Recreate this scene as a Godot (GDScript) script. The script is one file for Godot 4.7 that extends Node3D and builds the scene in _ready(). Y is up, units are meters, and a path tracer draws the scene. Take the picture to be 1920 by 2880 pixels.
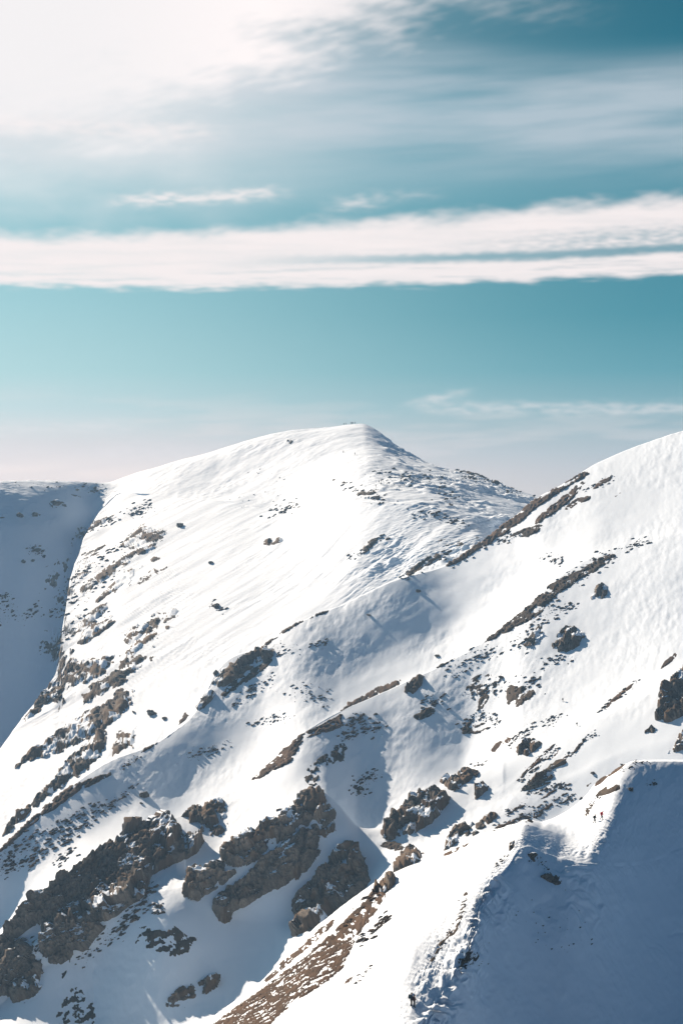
extends Node3D
# A snow mountain seen through a lens of 30 degrees: a near ridge with walkers, a face of rocky spurs, and a dome with a party on its summit.
# Survey units: sightlines are noted as (across, down) in 1/4389 of the distance, the lens axis at (784, 1176); every point also has its distance in metres.

const F := 4389.0
const CU := 784.0
const CV := 1176.0
const EXPO := 2.3
const SUN_AZ := -33.0
const SUN_EL := 25.0

var snow: StandardMaterial3D
var gu := PackedFloat32Array()          # sightline of each column of the terrain
var pos := PackedVector3Array()         # terrain points, column after column
var vv := PackedFloat32Array()          # how far down each point is seen
var vm := PackedFloat32Array()          # running skyline of each column, near to far
var nrm := PackedVector3Array()
var NR := 0
var seg_start := PackedInt32Array()
var taken := {}


func at(u: float, v: float, d: float) -> Vector3:
	return Vector3((u - CU) / F * d, -(v - CV) / F * d, -d)


func noise(s: int, wave: float, octaves := 3, kind := FastNoiseLite.TYPE_SIMPLEX_SMOOTH) -> FastNoiseLite:
	var n := FastNoiseLite.new()
	n.seed = s
	n.noise_type = kind
	n.frequency = 1.0 / wave
	n.fractal_type = FastNoiseLite.FRACTAL_FBM if octaves > 1 else FastNoiseLite.FRACTAL_NONE
	n.fractal_octaves = octaves
	return n


# ---------------------------------------------------------------- names and metas
func numbered(called: String) -> String:
	var n: int = taken.get(called, -1) + 1
	taken[called] = n
	return called if n == 0 else "%s_%03d" % [called, n]


func tag(o: Node, label: String, category: String, group := "") -> void:
	o.set_meta("label", label)
	o.set_meta("category", category)
	if group:
		o.set_meta("group", group)


func obj(called: String, m: Mesh, mat: Material, parent: Node = self) -> MeshInstance3D:
	var o := MeshInstance3D.new()
	o.name = numbered(called) if parent == self else called
	o.mesh = m
	o.material_override = mat
	parent.add_child(o, true)
	return o


# ---------------------------------------------------------------- sky
func pick(keys: Array, x: float) -> Color:
	if x <= keys[0][0]:
		return keys[0][1]
	for k in range(1, keys.size()):
		if x <= keys[k][0]:
			var t: float = (x - keys[k - 1][0]) / (keys[k][0] - keys[k - 1][0])
			return (keys[k - 1][1] as Color).lerp(keys[k][1], t)
	return keys[-1][1]


func along(keys: Array, x: float) -> float:
	if x <= keys[0].x:
		return keys[0].y
	for k in range(1, keys.size()):
		if x <= keys[k].x:
			return lerpf(keys[k - 1].y, keys[k].y, (x - keys[k - 1].x) / (keys[k].x - keys[k - 1].x))
	return keys[-1].y


func c8(r: float, g: float, b: float) -> Color:
	return Color(r / 255.0, g / 255.0, b / 255.0).srgb_to_linear()


var sky_left := []
var sky_right := []
var sky_away := []
var sn1: FastNoiseLite
var sn2: FastNoiseLite
var sn3: FastNoiseLite
var sun_dir := Vector3.ZERO


func sky_setup() -> void:
	sky_left = [[-3600.0, c8(30, 95, 125)], [-1200.0, c8(70, 140, 165)], [-300.0, c8(150, 195, 210)], [150.0, c8(160, 195, 208)], [400.0, c8(163, 204, 213)], [520.0, c8(140, 195, 205)],
		[700.0, c8(164, 209, 216)], [850.0, c8(183, 219, 222)], [940.0, c8(205, 225, 227)], [1020.0, c8(236, 229, 228)], [1090.0, c8(253, 235, 228) * 1.12], [1300.0, c8(253, 236, 230) * 1.12]]
	sky_right = [[-3600.0, c8(10, 58, 88)], [-1000.0, c8(14, 72, 98)], [-200.0, c8(22, 92, 115)], [100.0, c8(28, 108, 130)], [250.0, c8(95, 150, 168)], [400.0, c8(88, 150, 167)], [640.0, c8(68, 142, 158)],
		[720.0, c8(70, 146, 161)], [850.0, c8(98, 163, 175)], [930.0, c8(135, 178, 186)], [1000.0, c8(176, 193, 197)], [1080.0, c8(208, 205, 205)], [1140.0, c8(222, 212, 207)], [1300.0, c8(205, 200, 198)]]
	sky_away = [[-3600.0, c8(2, 40, 76)], [-1000.0, c8(4, 52, 92)], [300.0, c8(10, 80, 122)], [800.0, c8(28, 104, 146)], [1140.0, c8(80, 136, 172)], [1300.0, c8(90, 140, 174)]]
	sn1 = noise(11, 1.0, 4)
	sn2 = noise(12, 1.0, 3)
	sn3 = noise(13, 1.0, 5)


func sky_at(az: float, el: float) -> Color:
	var u := CU + az * 77.0
	var v := CV - el * 77.6
	var dir := Vector3(sin(deg_to_rad(az)) * cos(deg_to_rad(el)), sin(deg_to_rad(el)), -cos(deg_to_rad(az)) * cos(deg_to_rad(el)))
	var from_sun := rad_to_deg(acos(clampf(dir.dot(sun_dir), -1.0, 1.0)))
	var s := smoothstep(-250.0, 1650.0, u) if u > -2500.0 and u < 9000.0 else smoothstep(35.0, 120.0, from_sun)
	if u <= -2500.0:
		s = smoothstep(20.0, 110.0, from_sun) * smoothstep(-2500.0, -5500.0, u)
	var c := pick(sky_left, v).lerp(pick(sky_right, v), s)
	c = c.lerp(pick(sky_away, v), smoothstep(34.0, 95.0, from_sun))
	# glow of the sun in thin cirrus
	var g := exp(-pow(from_sun / 13.0, 2.0)) * 1.1 + 0.10 * exp(-from_sun / 22.0)
	c += Color(1.0, 0.97, 0.93) * g * 0.6
	var white := c8(253, 242, 240) * 1.02
	# broad grey veils, streaked along the wind
	var w1 := sn1.get_noise_2d(u / 900.0 + 3.0, (v + u * 0.05) / 120.0)
	var w2 := sn2.get_noise_2d(u / 260.0, (v + u * 0.03) / 26.0 + 40.0)
	var veil := smoothstep(40.0 + 105.0 * smoothstep(700.0, 1400.0, u), 250.0, v + u * 0.02) * (1.0 - smoothstep(250.0, 480.0, v)) if v > 0.0 else 0.0
	var far_veil := smoothstep(-0.1, 0.5, w1 + 0.15 * w2) * (1.0 - smoothstep(-60.0, 60.0, v)) * 0.35 * smoothstep(-4200.0, -1500.0, v) * (1.0 - 0.8 * smoothstep(25.0, 70.0, from_sun))
	veil = veil * (0.62 + 0.55 * w1 + 0.18 * w2) + far_veil
	veil = maxf(veil, 0.0)
	c = c.lerp(c8(196, 206, 215), clampf(veil, 0.0, 0.72))
	c = c.lerp(c8(240, 229, 227), smoothstep(0.0, 0.5, w1 + 0.4 * w2) * 0.45 * smoothstep(860.0, 1010.0, v) * (1.0 - 0.4 * s))
	# bright cloud in the upper left
	var f1 := sn3.get_noise_2d(u / 330.0 + 9.0, v / 130.0)
	var edge := along([Vector2(-3000, 330), Vector2(0, 275), Vector2(330, 225), Vector2(560, 150), Vector2(760, 80), Vector2(900, 5), Vector2(1200, -70), Vector2(3000, -260)], u)
	var f4 := sn3.get_noise_2d(u / 90.0 + 3.0, (v + u * 0.25) / 24.0)
	var big := smoothstep(130.0, -90.0, v - edge + f1 * 110.0 + f4 * 55.0) * smoothstep(-900.0, -300.0, v + f1 * 200.0)
	c = c.lerp(white * 1.12, big * smoothstep(-3800.0, -1200.0, u) * clampf(1.0 - (u - 600.0) / 900.0, 0.0, 1.0))
	var soft := smoothstep(640.0, 200.0, v + f1 * 90.0) * smoothstep(1000.0, 100.0, u) * smoothstep(-3600.0, -1400.0, u) * smoothstep(-500.0, 0.0, v)
	c = c.lerp(c8(243, 241, 242), soft * 0.85)
	# the long white band
	var fray := sn3.get_noise_2d((u + v * 0.9) / 46.0, (v - u * 0.06) / 20.0 + 7.0)
	var top := along([Vector2(-4000, 660), Vector2(-800, 570), Vector2(0, 538), Vector2(350, 528), Vector2(600, 514), Vector2(760, 498), Vector2(1000, 486), Vector2(1250, 468), Vector2(1568, 452), Vector2(2600, 400), Vector2(6000, 300)], u)
	var low := along([Vector2(-4000, 700), Vector2(-800, 668), Vector2(0, 664), Vector2(420, 662), Vector2(800, 655), Vector2(1200, 646), Vector2(1568, 634), Vector2(2600, 600), Vector2(6000, 420)], u)
	var ends := smoothstep(-4000.0, -2200.0, u) * smoothstep(6000.0, 3600.0, u)
	var streak := sn2.get_noise_2d(u / 420.0 + 20.0, (v + u * 0.035) / 11.0)
	var band := smoothstep(-12.0, 34.0, v - top + fray * 6.0 + sn2.get_noise_2d(u / 150.0, v / 60.0) * 16.0) * smoothstep(5.0, -14.0, v - low + fray * 3.0 + sn3.get_noise_2d(u / 120.0 + 3.0, v / 9.0) * 9.0 + sn2.get_noise_2d(u / 190.0 + 9.0, v / 60.0) * 9.0)
	band *= 0.97 + 0.12 * sn1.get_noise_2d(u / 300.0, v / 24.0)
	band *= 1.0 - 0.3 * smoothstep(0.1, 0.6, streak) * smoothstep(top + 55.0, low - 18.0, v)
	var gap := along([Vector2(-500, 640), Vector2(0, 628), Vector2(400, 606), Vector2(700, 592), Vector2(1000, 590), Vector2(1250, 586), Vector2(1568, 574), Vector2(3000, 540)], u)
	band *= 1.0 - smoothstep(17.0, 2.0, absf(v - gap + fray * 4.0)) * smoothstep(350.0, 1150.0, u) * 0.8
	band *= 1.0 - smoothstep(44.0, 6.0, absf(v - gap + 26.0 + fray * 6.0)) * smoothstep(900.0, 1500.0, u) * (0.35 + 0.5 * sn3.get_noise_2d(u / 40.0, v / 9.0))
	c = c.lerp(white, clampf(band * ends, 0.0, 1.0) * 0.95)
	# small wisps
	for w: Array in [[250.0, 660.0, 452.0, -0.06, 14.0, 0.75], [750.0, 900.0, 462.0, -0.13, 17.0, 0.5], [900.0, 1010.0, 446.0, -0.02, 12.0, 0.28], [930.0, 1075.0, 914.0, -0.22, 10.0, 0.55], [960.0, 1700.0, 938.0, 0.01, 14.0, 0.4], [200.0, 620.0, 1040.0, 0.02, 26.0, 0.25], [-300.0, 330.0, 985.0, -0.03, 16.0, 0.22], [-200.0, 520.0, 300.0, 0.02, 20.0, 0.45]]:
		if u > w[0] - 60.0 and u < w[1] + 60.0 and absf(v - w[2]) < 110.0:
			var mid: float = w[2] + (u - (w[0] + w[1]) * 0.5) * w[3]
			var body := exp(-pow((v - mid + fray * 7.0) / w[4], 2.0)) * smoothstep(w[0] - 40.0, w[0] + 90.0, u) * smoothstep(w[1] + 40.0, w[1] - 90.0, u)
			c = c.lerp(white, clampf(body * (0.75 + sn3.get_noise_2d(u / 60.0 + 5.0, v / 16.0) * 1.1), 0.0, 1.0) * w[5])
	return c


func make_sky() -> PanoramaSkyMaterial:
	sky_setup()
	var w := 512
	var h := 256
	var low := Image.create_empty(w, h, false, Image.FORMAT_RGBF)
	for y in h:
		for x in w:
			low.set_pixel(x, y, sky_at(((x + 0.5) / w - 0.5) * 360.0, (0.5 - (y + 0.5) / h) * 180.0) * (1.0 / EXPO))
	low.resize(SKY_W, SKY_H, Image.INTERPOLATE_BILINEAR)
	var x0 := int((0.5 - 15.0 / 360.0) * SKY_W)
	var x1 := int((0.5 + 15.0 / 360.0) * SKY_W)
	var y0 := int((0.5 - 22.0 / 180.0) * SKY_H)
	var y1 := int((0.5 + 1.0 / 180.0) * SKY_H)
	var fine := Image.create_empty(x1 - x0, y1 - y0, false, Image.FORMAT_RGBF)
	for y in range(y0, y1):
		for x in range(x0, x1):
			fine.set_pixel(x - x0, y - y0, sky_at(((x + 0.5) / SKY_W - 0.5) * 360.0, (0.5 - (y + 0.5) / SKY_H) * 180.0) * (1.0 / EXPO))
	low.blit_rect(fine, Rect2i(0, 0, x1 - x0, y1 - y0), Vector2i(x0, y0))
	var m := PanoramaSkyMaterial.new()
	m.panorama = ImageTexture.create_from_image(low)
	return m


const SKY_W := 4096
const SKY_H := 4096


# ---------------------------------------------------------------- terrain
class Line:
	var u := PackedFloat32Array()
	var v := PackedFloat32Array()
	var d := PackedFloat32Array()
	var k := 0

	func _init(points: Array) -> void:
		for p: Vector3 in points:
			u.append(p.x)
			v.append(p.y)
			d.append(p.z)

	func slope(a: PackedFloat32Array, i: int) -> float:
		if i == 0 or i == u.size() - 1:
			return 0.0 if u.size() < 2 else ((a[1] - a[0]) / (u[1] - u[0]) if i == 0 else (a[-1] - a[-2]) / (u[-1] - u[-2]))
		var l := (a[i] - a[i - 1]) / (u[i] - u[i - 1])
		var r := (a[i + 1] - a[i]) / (u[i + 1] - u[i])
		var hl := u[i] - u[i - 1]
		var hr := u[i + 1] - u[i]
		return (l * hr + r * hl) / (hl + hr) if l * r > 0.0 else 0.3 * (l * hr + r * hl) / (hl + hr)

	func of(a: PackedFloat32Array, x: float) -> float:
		if x <= u[0]:
			return a[0]
		if x >= u[-1]:
			return a[-1]
		while k > 0 and x < u[k]:
			k -= 1
		while x > u[k + 1]:
			k += 1
		var h := u[k + 1] - u[k]
		var t := (x - u[k]) / h
		var m0 := slope(a, k) * h
		var m1 := slope(a, k + 1) * h
		return (2 * t * t * t - 3 * t * t + 1) * a[k] + (t * t * t - 2 * t * t + t) * m0 + (-2 * t * t * t + 3 * t * t) * a[k + 1] + (t * t * t - t * t) * m1


func V3(u: float, v: float, d: float) -> Vector3:
	return Vector3(u, v, d)


func knots(u: float, L: Dictionary) -> PackedVector2Array:
	# (distance, height) of the named lines in one column, near to far
	var out := PackedVector2Array()
	var put := func(d: float, v: float) -> void:
		var last := out[-1].x if out.size() else 0.0
		var dd := maxf(d, last + 2.0)
		out.append(Vector2(dd, -(v - CV) / F * dd))
	var q := func(n: String) -> Vector2:
		var l: Line = L[n]
		return Vector2(l.of(l.d, u), l.of(l.v, u))
	out.append(Vector2(60, -52))
	for n: String in ["near", "bench", "crest", "rim", "foot", "floor", "toe", "mid"]:
		var p: Vector2 = q.call(n)
		put.call(p.x, p.y)
	var m: Vector2 = q.call("mid")
	var dip := smoothstep(400.0, 520.0, u) * (1.0 - smoothstep(1050.0, 1200.0, u))
	put.call(m.x + lerpf(7.0, 24.0, dip), m.y + lerpf(-14.0, 12.0, dip))
	var s: Vector2 = q.call("spur")
	put.call(s.x, s.y)
	dip = 1.0 - smoothstep(1000.0, 1380.0, u)
	put.call(s.x + lerpf(8.0, 32.0, dip), s.y + lerpf(-14.0, 12.0, dip))
	put.call(s.x + lerpf(30.0, 66.0, dip), s.y + lerpf(-60.0, -46.0, dip))
	s = q.call("skyspur")
	put.call(s.x, s.y)
	dip = smoothstep(1080.0, 1220.0, u)
	put.call(s.x + lerpf(18.0, 70.0, dip), s.y + lerpf(25.0, 150.0, dip))
	var g := out[-1]
	s = q.call("dome_low")
	# the far slope is one tilted plane that begins out of sight behind the skyline spur
	var ridge: Vector2 = q.call("skyspur")
	var plane := 365.0 / ((ridge.y + 8.0 - CV) / F + 0.38 * (u - CU) / F + 0.3)
	var far_side := 1.0 - smoothstep(880.0, 1080.0, u)
	put.call(maxf(g.x + 4.0, lerpf(lerpf(g.x, s.x, 0.3), plane, far_side)), lerpf(CV - lerpf(g.y, -(s.y - CV) / F * s.x, 0.3) / lerpf(g.x, s.x, 0.3) * F, ridge.y + 8.0, far_side))
	for n: String in ["dome_low", "basin", "dome_mid", "skyline"]:
		var p: Vector2 = q.call(n)
		put.call(p.x, p.y)
	var k: Vector2 = out[-1]
	out.append(k + Vector2(220, -70))
	out.append(Vector2(2300, -520))
	return out
func survey() -> Dictionary:
	return {
		"near": Line.new([V3(-560, 3900, 110), V3(-250, 3600, 125), V3(0, 3300, 140), V3(400, 3000, 165), V3(700, 2780, 195), V3(850, 2660, 215), V3(985, 2580, 234), V3(1100, 2520, 262), V3(1205, 2490, 279), V3(1568, 2520, 307), V3(1900, 2520, 325), V3(2200, 2520, 335)]),
		"bench": Line.new([V3(-560, 3700, 122), V3(-250, 3525, 143), V3(0, 3175, 162), V3(400, 2830, 190), V3(700, 2610, 222), V3(850, 2480, 245), V3(950, 2380, 254), V3(1010, 2290, 269), V3(1050, 2225, 278), V3(1084, 2155, 288), V3(1104, 2080, 304), V3(1165, 1990, 323), V3(1205, 1945, 332), V3(1250, 1962, 334), V3(1350, 1985, 338), V3(1480, 1982, 362), V3(1568, 1950, 380), V3(1900, 1900, 402), V3(2200, 1880, 415)]),
		"crest": Line.new([V3(-560, 3680, 125), V3(-250, 3500, 150), V3(0, 3150, 170), V3(400, 2760, 205), V3(700, 2500, 240), V3(850, 2352, 265), V3(930, 2200, 283), V3(985, 2115, 300), V3(1040, 2055, 312), V3(1110, 2000, 325), V3(1160, 1948, 336), V3(1205, 1897, 346), V3(1250, 1907, 353), V3(1300, 1922, 360), V3(1345, 1904, 367), V3(1380, 1860, 376), V3(1410, 1803, 387), V3(1440, 1762, 397), V3(1480, 1750, 402), V3(1568, 1748, 410), V3(1800, 1762, 428), V3(2200, 1800, 440)]),
		"rim": Line.new([V3(-560, 3300, 160), V3(-250, 3000, 190), V3(0, 2750, 215), V3(300, 2500, 268), V3(470, 2352, 300), V3(560, 2285, 315), V3(640, 2215, 328), V3(700, 2160, 335), V3(760, 2110, 342), V3(820, 2063, 352), V3(870, 2024, 362), V3(930, 1992, 374), V3(1000, 1965, 384), V3(1060, 1940, 391), V3(1110, 1918, 395), V3(1160, 1900, 399), V3(1205, 1889, 402), V3(1250, 1887, 406), V3(1300, 1870, 411), V3(1340, 1838, 413), V3(1367, 1808, 413), V3(1400, 1784, 411), V3(1424, 1766, 410), V3(1450, 1752, 410), V3(1480, 1745, 412), V3(1568, 1743, 420), V3(1800, 1756, 440), V3(2200, 1790, 455)]),
		"foot": Line.new([V3(-560, 3000, 380), V3(-250, 2900, 400), V3(0, 2700, 430), V3(300, 2520, 460), V3(470, 2430, 480), V3(640, 2310, 500), V3(870, 2130, 520), V3(1000, 2050, 540), V3(1110, 2000, 555), V3(1293, 1930, 570), V3(1450, 1850, 580), V3(1568, 1830, 590), V3(2200, 1800, 640)]),
		"floor": Line.new([V3(-560, 2560, 580), V3(-250, 2520, 600), V3(0, 2450, 630), V3(300, 2420, 640), V3(470, 2350, 642), V3(600, 2290, 645), V3(700, 2190, 640), V3(900, 2045, 640), V3(1000, 2000, 650), V3(1100, 1950, 668), V3(1293, 1895, 690.3), V3(1400, 1830, 695), V3(1568, 1790, 685.1), V3(2200, 1740, 626.4)]),
		"toe": Line.new([V3(-560, 2480, 620), V3(-250, 2400, 660), V3(0, 2312, 688), V3(100, 2226, 693), V3(200, 2192, 695), V3(300, 2125, 696), V3(380, 2085, 697), V3(470, 2105, 696), V3(560, 2116, 694), V3(700, 2120, 684), V3(840, 2060, 680), V3(900, 1990, 688), V3(1000, 1925, 700), V3(1100, 1866, 714), V3(1293, 1785, 722.3), V3(1400, 1735, 722.8), V3(1568, 1690, 713.6), V3(2200, 1600, 660.2)]),
		"mid": Line.new([V3(-560, 2420, 632), V3(-250, 2330, 670), V3(0, 2232, 697), V3(100, 2150, 701), V3(200, 2110, 704), V3(330, 2055, 708), V3(420, 2036, 712), V3(520, 1962, 718), V3(640, 1874, 726), V3(740, 1816, 736), V3(785, 1850, 732), V3(830, 1900, 726), V3(880, 1892, 728), V3(940, 1846, 736), V3(1035, 1790, 752), V3(1090, 1765, 757), V3(1200, 1730, 753), V3(1300, 1690, 751.3), V3(1400, 1640, 753), V3(1568, 1560, 754.4), V3(2200, 1400, 715.3)]),
		"spur": Line.new([V3(-560, 2360, 645), V3(-250, 2280, 685), V3(0, 2163, 712), V3(95, 2067, 720), V3(190, 1983, 738), V3(255, 1938, 755), V3(345, 1893, 775), V3(405, 1876, 790), V3(510, 1828, 808), V3(575, 1788, 815), V3(685, 1688, 825), V3(784, 1629, 848), V3(864, 1594, 858), V3(974, 1546, 866), V3(1044, 1514, 869), V3(1104, 1476, 873), V3(1174, 1424, 879), V3(1244, 1359, 889), V3(1300, 1312, 900.5), V3(1390, 1268, 902.1), V3(1568, 1225, 884.8), V3(2200, 1080, 825.5)]),
		"skyspur": Line.new([V3(-560, 2330, 730), V3(-250, 2160, 780), V3(0, 1953, 812), V3(120, 1843, 840), V3(240, 1758, 872), V3(395, 1683, 912), V3(450, 1633, 932), V3(495, 1546, 962), V3(600, 1484, 975), V3(685, 1429, 982), V3(780, 1391, 988), V3(914, 1334, 993), V3(1029, 1296, 996), V3(1134, 1224, 999), V3(1234, 1144, 1004), V3(1309, 1102, 1009.6), V3(1349, 1074, 1015.6), V3(1419, 1039, 1017.7), V3(1568, 986, 1009.3), V3(1900, 890, 978.6), V3(2200, 830, 938.4)]),
		"dome_low": Line.new([V3(-560, 2100, 926), V3(-250, 1980, 935), V3(-60, 1790, 995), V3(0, 1722, 1024), V3(60, 1640, 1064), V3(110, 1575, 1098), V3(133, 1525, 1130), V3(145, 1450, 1189), V3(158, 1371, 1258), V3(175, 1290, 1336), V3(205, 1215, 1410), V3(260, 1152, 1462), V3(330, 1148, 1430), V3(400, 1155, 1390), V3(500, 1160, 1343), V3(650, 1180, 1262), V3(838, 1150, 1150), V3(960, 1160, 1115), V3(1060, 1180, 1098), V3(1240, 1222, 1100), V3(1400, 1290, 1120), V3(1568, 1310, 1130), V3(2200, 1350, 1130)]),
		"basin": Line.new([V3(-560, 2150, 1060), V3(-250, 2010, 1130), V3(-60, 1860, 1200), V3(0, 1790, 1225), V3(70, 1720, 1240), V3(120, 1640, 1265), V3(150, 1480, 1315), V3(175, 1325, 1385), V3(205, 1230, 1440), V3(260, 1144, 1480), V3(330, 1138, 1446), V3(400, 1145, 1406), V3(500, 1150, 1359), V3(650, 1172, 1279), V3(838, 1142, 1167), V3(960, 1153, 1130), V3(1060, 1174, 1113), V3(1240, 1216, 1114), V3(1400, 1284, 1134), V3(2200, 1344, 1145)]),
		"dome_mid": Line.new([V3(-560, 1600, 1180), V3(-250, 1450, 1250), V3(-60, 1218, 1385), V3(0, 1204, 1400), V3(70, 1196, 1412), V3(143, 1184, 1440), V3(200, 1156, 1486), V3(260, 1128, 1502), V3(330, 1110, 1475), V3(400, 1105, 1450), V3(500, 1098, 1420), V3(650, 1076, 1370), V3(838, 1046, 1312), V3(900, 1064, 1290), V3(960, 1086, 1262), V3(1060, 1112, 1230), V3(1240, 1172, 1200), V3(1400, 1230, 1200), V3(1568, 1260, 1200), V3(2200, 1300, 1200)]),
		"skyline": Line.new([V3(-560, 1330, 1280), V3(-300, 1250, 1340), V3(-120, 1150, 1430), V3(-60, 1120, 1450), V3(0, 1108, 1480), V3(70, 1106, 1495), V3(150, 1105, 1515), V3(200, 1106, 1525), V3(255, 1105, 1535), V3(285, 1094, 1530), V3(340, 1076, 1515), V3(420, 1054, 1500), V3(500, 1032, 1490), V3(600, 1004, 1484), V3(660, 992, 1482), V3(760, 982, 1482), V3(800, 977, 1484), V3(832, 976, 1486), V3(850, 982, 1484), V3(870, 994, 1479), V3(900, 1017, 1467), V3(960, 1052, 1450), V3(1020, 1076, 1430), V3(1060, 1082, 1420), V3(1100, 1094, 1405), V3(1160, 1117, 1380), V3(1240, 1142, 1340), V3(1320, 1172, 1320), V3(1568, 1215, 1310), V3(2200, 1240, 1320)]),
	}


const ROWS := [8, 190, 70, 120, 18, 10, 80, 100, 8, 140, 8, 28, 100, 10, 16, 204, 12, 90, 90, 14, 10]
const SHARP := [0.0, 0.0, 0.2, 0.35, 0.5, 0.0, 0.0, 0.1, 0.4, 0.0, 0.88, 0.1, 0.0, 0.85, 0.0, 1.0, 1.0, 0.3, 0.0, 0.1, 0.0, 0.0]


# the slope of a smooth curve where a rise of sl over hl meets one of sr over hr
func bend(sl: float, hl: float, sr: float, hr: float) -> float:
	if sl * sr <= 0.0:
		return 0.0
	var m := (sl * hr + sr * hl) / (hl + hr)
	return signf(m) * minf(absf(m), 2.5 * minf(absf(sl), absf(sr)))


func point_normals(nc: int) -> void:
	for i in nc:
		var il := maxi(i - 1, 0) * NR
		var ir := mini(i + 1, nc - 1) * NR
		var o := i * NR
		for j in NR:
			var jl := maxi(j - 1, 0)
			var jr := mini(j + 1, NR - 1)
			nrm[o + j] = (pos[ir + j] - pos[il + j]).cross(pos[o + jr] - pos[o + jl]).normalized()


const RIB := Vector3(0.745, 0.37, -0.555)


func build_terrain() -> void:
	var L := survey()
	var x := -1200.0
	while x < 2350.0:
		gu.append(x)
		x += 2.3 if x > -26.0 and x < 1594.0 else 12.0 if x > -300.0 and x < 1900.0 else 50.0
	NR = 1
	for r: int in ROWS:
		seg_start.append(NR - 1)
		NR += r
	seg_start.append(NR - 1)
	var big := noise(1, 85.0, 2)
	var med := noise(2, 20.0, 3)
	var small := noise(3, 4.2, 3)
	var sas := noise(4, 1.0, 3)
	var lumps := noise(5, 16.0, 3)
	var prints := noise(6, 0.9, 2)
	var nc := gu.size()
	pos.resize(nc * NR)
	vv.resize(nc * NR)
	vm.resize(nc * NR)
	nrm.resize(nc * NR)
	for i in nc:
		var u := gu[i]
		var w := (u - CU) / F
		var K := knots(u, L)
		var n := K.size()
		var o := i * NR
		for s in n - 1:
			var a := K[s]
			var b := K[s + 1]
			var h := b.x - a.x
			var sec := (b.y - a.y) / h
			var m0 := sec
			var m1 := sec
			if s > 0:
				m0 = lerpf(bend((a.y - K[s - 1].y) / (a.x - K[s - 1].x), a.x - K[s - 1].x, sec, h), sec, SHARP[s])
			if s < n - 2:
				m1 = lerpf(bend(sec, h, (K[s + 2].y - b.y) / (K[s + 2].x - b.x), K[s + 2].x - b.x), sec, SHARP[s + 1])
			m0 *= h
			m1 *= h
			var rows: int = ROWS[s]
			for r in range(0 if s == 0 else 1, rows + 1):
				var t := float(r) / rows
				if s == n - 2:
					t = t * t
				var t2 := t * t
				var t3 := t2 * t
				var d := a.x + h * t
				var y := (2 * t3 - 3 * t2 + 1) * a.y + (t3 - 2 * t2 + t) * m0 + (3 * t2 - 2 * t3) * b.y + (t3 - t2) * m1
				pos[o + seg_start[s] + r] = Vector3(w * d, y, -d)
	point_normals(nc)
	# relief of the snow, pushed out along the ground's own normal
	for i in nc:
		var o := i * NR
		var edge_u := smoothstep(780.0, 960.0, gu[i])
		for s in ROWS.size() - 1:
			for r in range(1, ROWS[s] + 1):
				var q := o + seg_start[s] + r
				var p := pos[q]
				var t: float = float(r) / ROWS[s]
				var sc := clampf(-p.z / 800.0, 0.3, 1.3)
				var ps := p / sc
				if s >= 5 and s <= 16:
					ps -= RIB * ps.dot(RIB) * 0.74
				var calm := 1.0 - 0.55 * smoothstep(1150.0, 1420.0, gu[i]) * float(s > 4)
				var e := big.get_noise_3dv(ps) * 1.6 * sc
				var md := med.get_noise_3dv(ps)
				e += md * (0.45 + 0.2 * edge_u) * sc * calm
				var patch := clampf(0.5 + 1.3 * big.get_noise_3dv(p * 1.3 + Vector3(500, 0, 0)), 0.1, 1.0)
				e += small.get_noise_3dv(ps) * 0.17 * calm * sc * patch
				# wind ripples, drawn out along the slope
				e += sas.get_noise_3d((ps.x - ps.z * 0.5) / 16.0, ps.y / 5.0, (ps.z + ps.x * 0.5) / 2.4) * 0.2 * sc * patch
				if s >= 14 and s <= 18:
					var rough := edge_u * 1.0 + 0.12
					var l := lumps.get_noise_3d(p.x * 0.7, p.y, p.z * 0.5)
					e += (maxf(l, -0.1) * 2.2 + absf(sas.get_noise_3d(p.x / 18.0, p.y / 4.0, p.z / 7.0)) * 1.2) * rough * (0.35 + 1.3 * patch * patch) * smoothstep(0.0, 0.15, t + (s - 14)) * (1.0 - 0.75 * smoothstep(0.55, 1.0, t) * float(s == 18))
				if s >= 1 and s <= 3:
					# trodden snow along the near crest, drift lines and wind crust on its lee
					var k := exp(-pow((s - 2 + t - 0.35) / 0.35, 2.0))
					e += prints.get_noise_3dv(p) * 0.16 * k
					e += absf(sas.get_noise_3d((p.x + p.z * 0.5) / 3.1 + md * 1.5, p.y, (p.z - p.x) / 1.5 + 60.0 + md * 2.0)) * 0.34 * k * smoothstep(-0.2, 0.4, md)
					if s == 1:
						e += med.get_noise_3dv(p * Vector3(0.7, 0.5, 1.1)) * 0.55 + small.get_noise_3dv(p * 0.8) * 0.16 * smoothstep(-0.1, 0.3, md)
					var lee := float(s == 1) * t + float(s == 2) * (1.0 - t)
					e += sas.get_noise_3d((p.x - p.z * 0.4) / 11.0 + md, p.y / 9.0, (p.z + p.x * 0.4) / 4.0 + md * 2.0) * (1.3 + 0.8 * edge_u) * pow(lee, 4.0) * smoothstep(-0.3, 0.3, big.get_noise_3dv(p * 3.0))
					e += sas.get_noise_3dv(p / 3.4) * 0.1 * lee * patch
				pos[q] = p + nrm[q] * e
		var skym := 1e9
		for j in NR:
			var p := pos[o + j]
			var v := CV + p.y / p.z * F
			vv[o + j] = v
			skym = minf(skym, v)
			vm[o + j] = skym
	point_normals(nc)
	var idx := PackedInt32Array()
	idx.resize((nc - 1) * (NR - 1) * 6)
	var c := 0
	for i in nc - 1:
		var o := i * NR
		for j in NR - 1:
			var a := o + j
			var b := a + NR
			idx[c] = a
			idx[c + 1] = a + 1
			idx[c + 2] = b
			idx[c + 3] = b
			idx[c + 4] = a + 1
			idx[c + 5] = b + 1
			c += 6
	var arr := []
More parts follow.
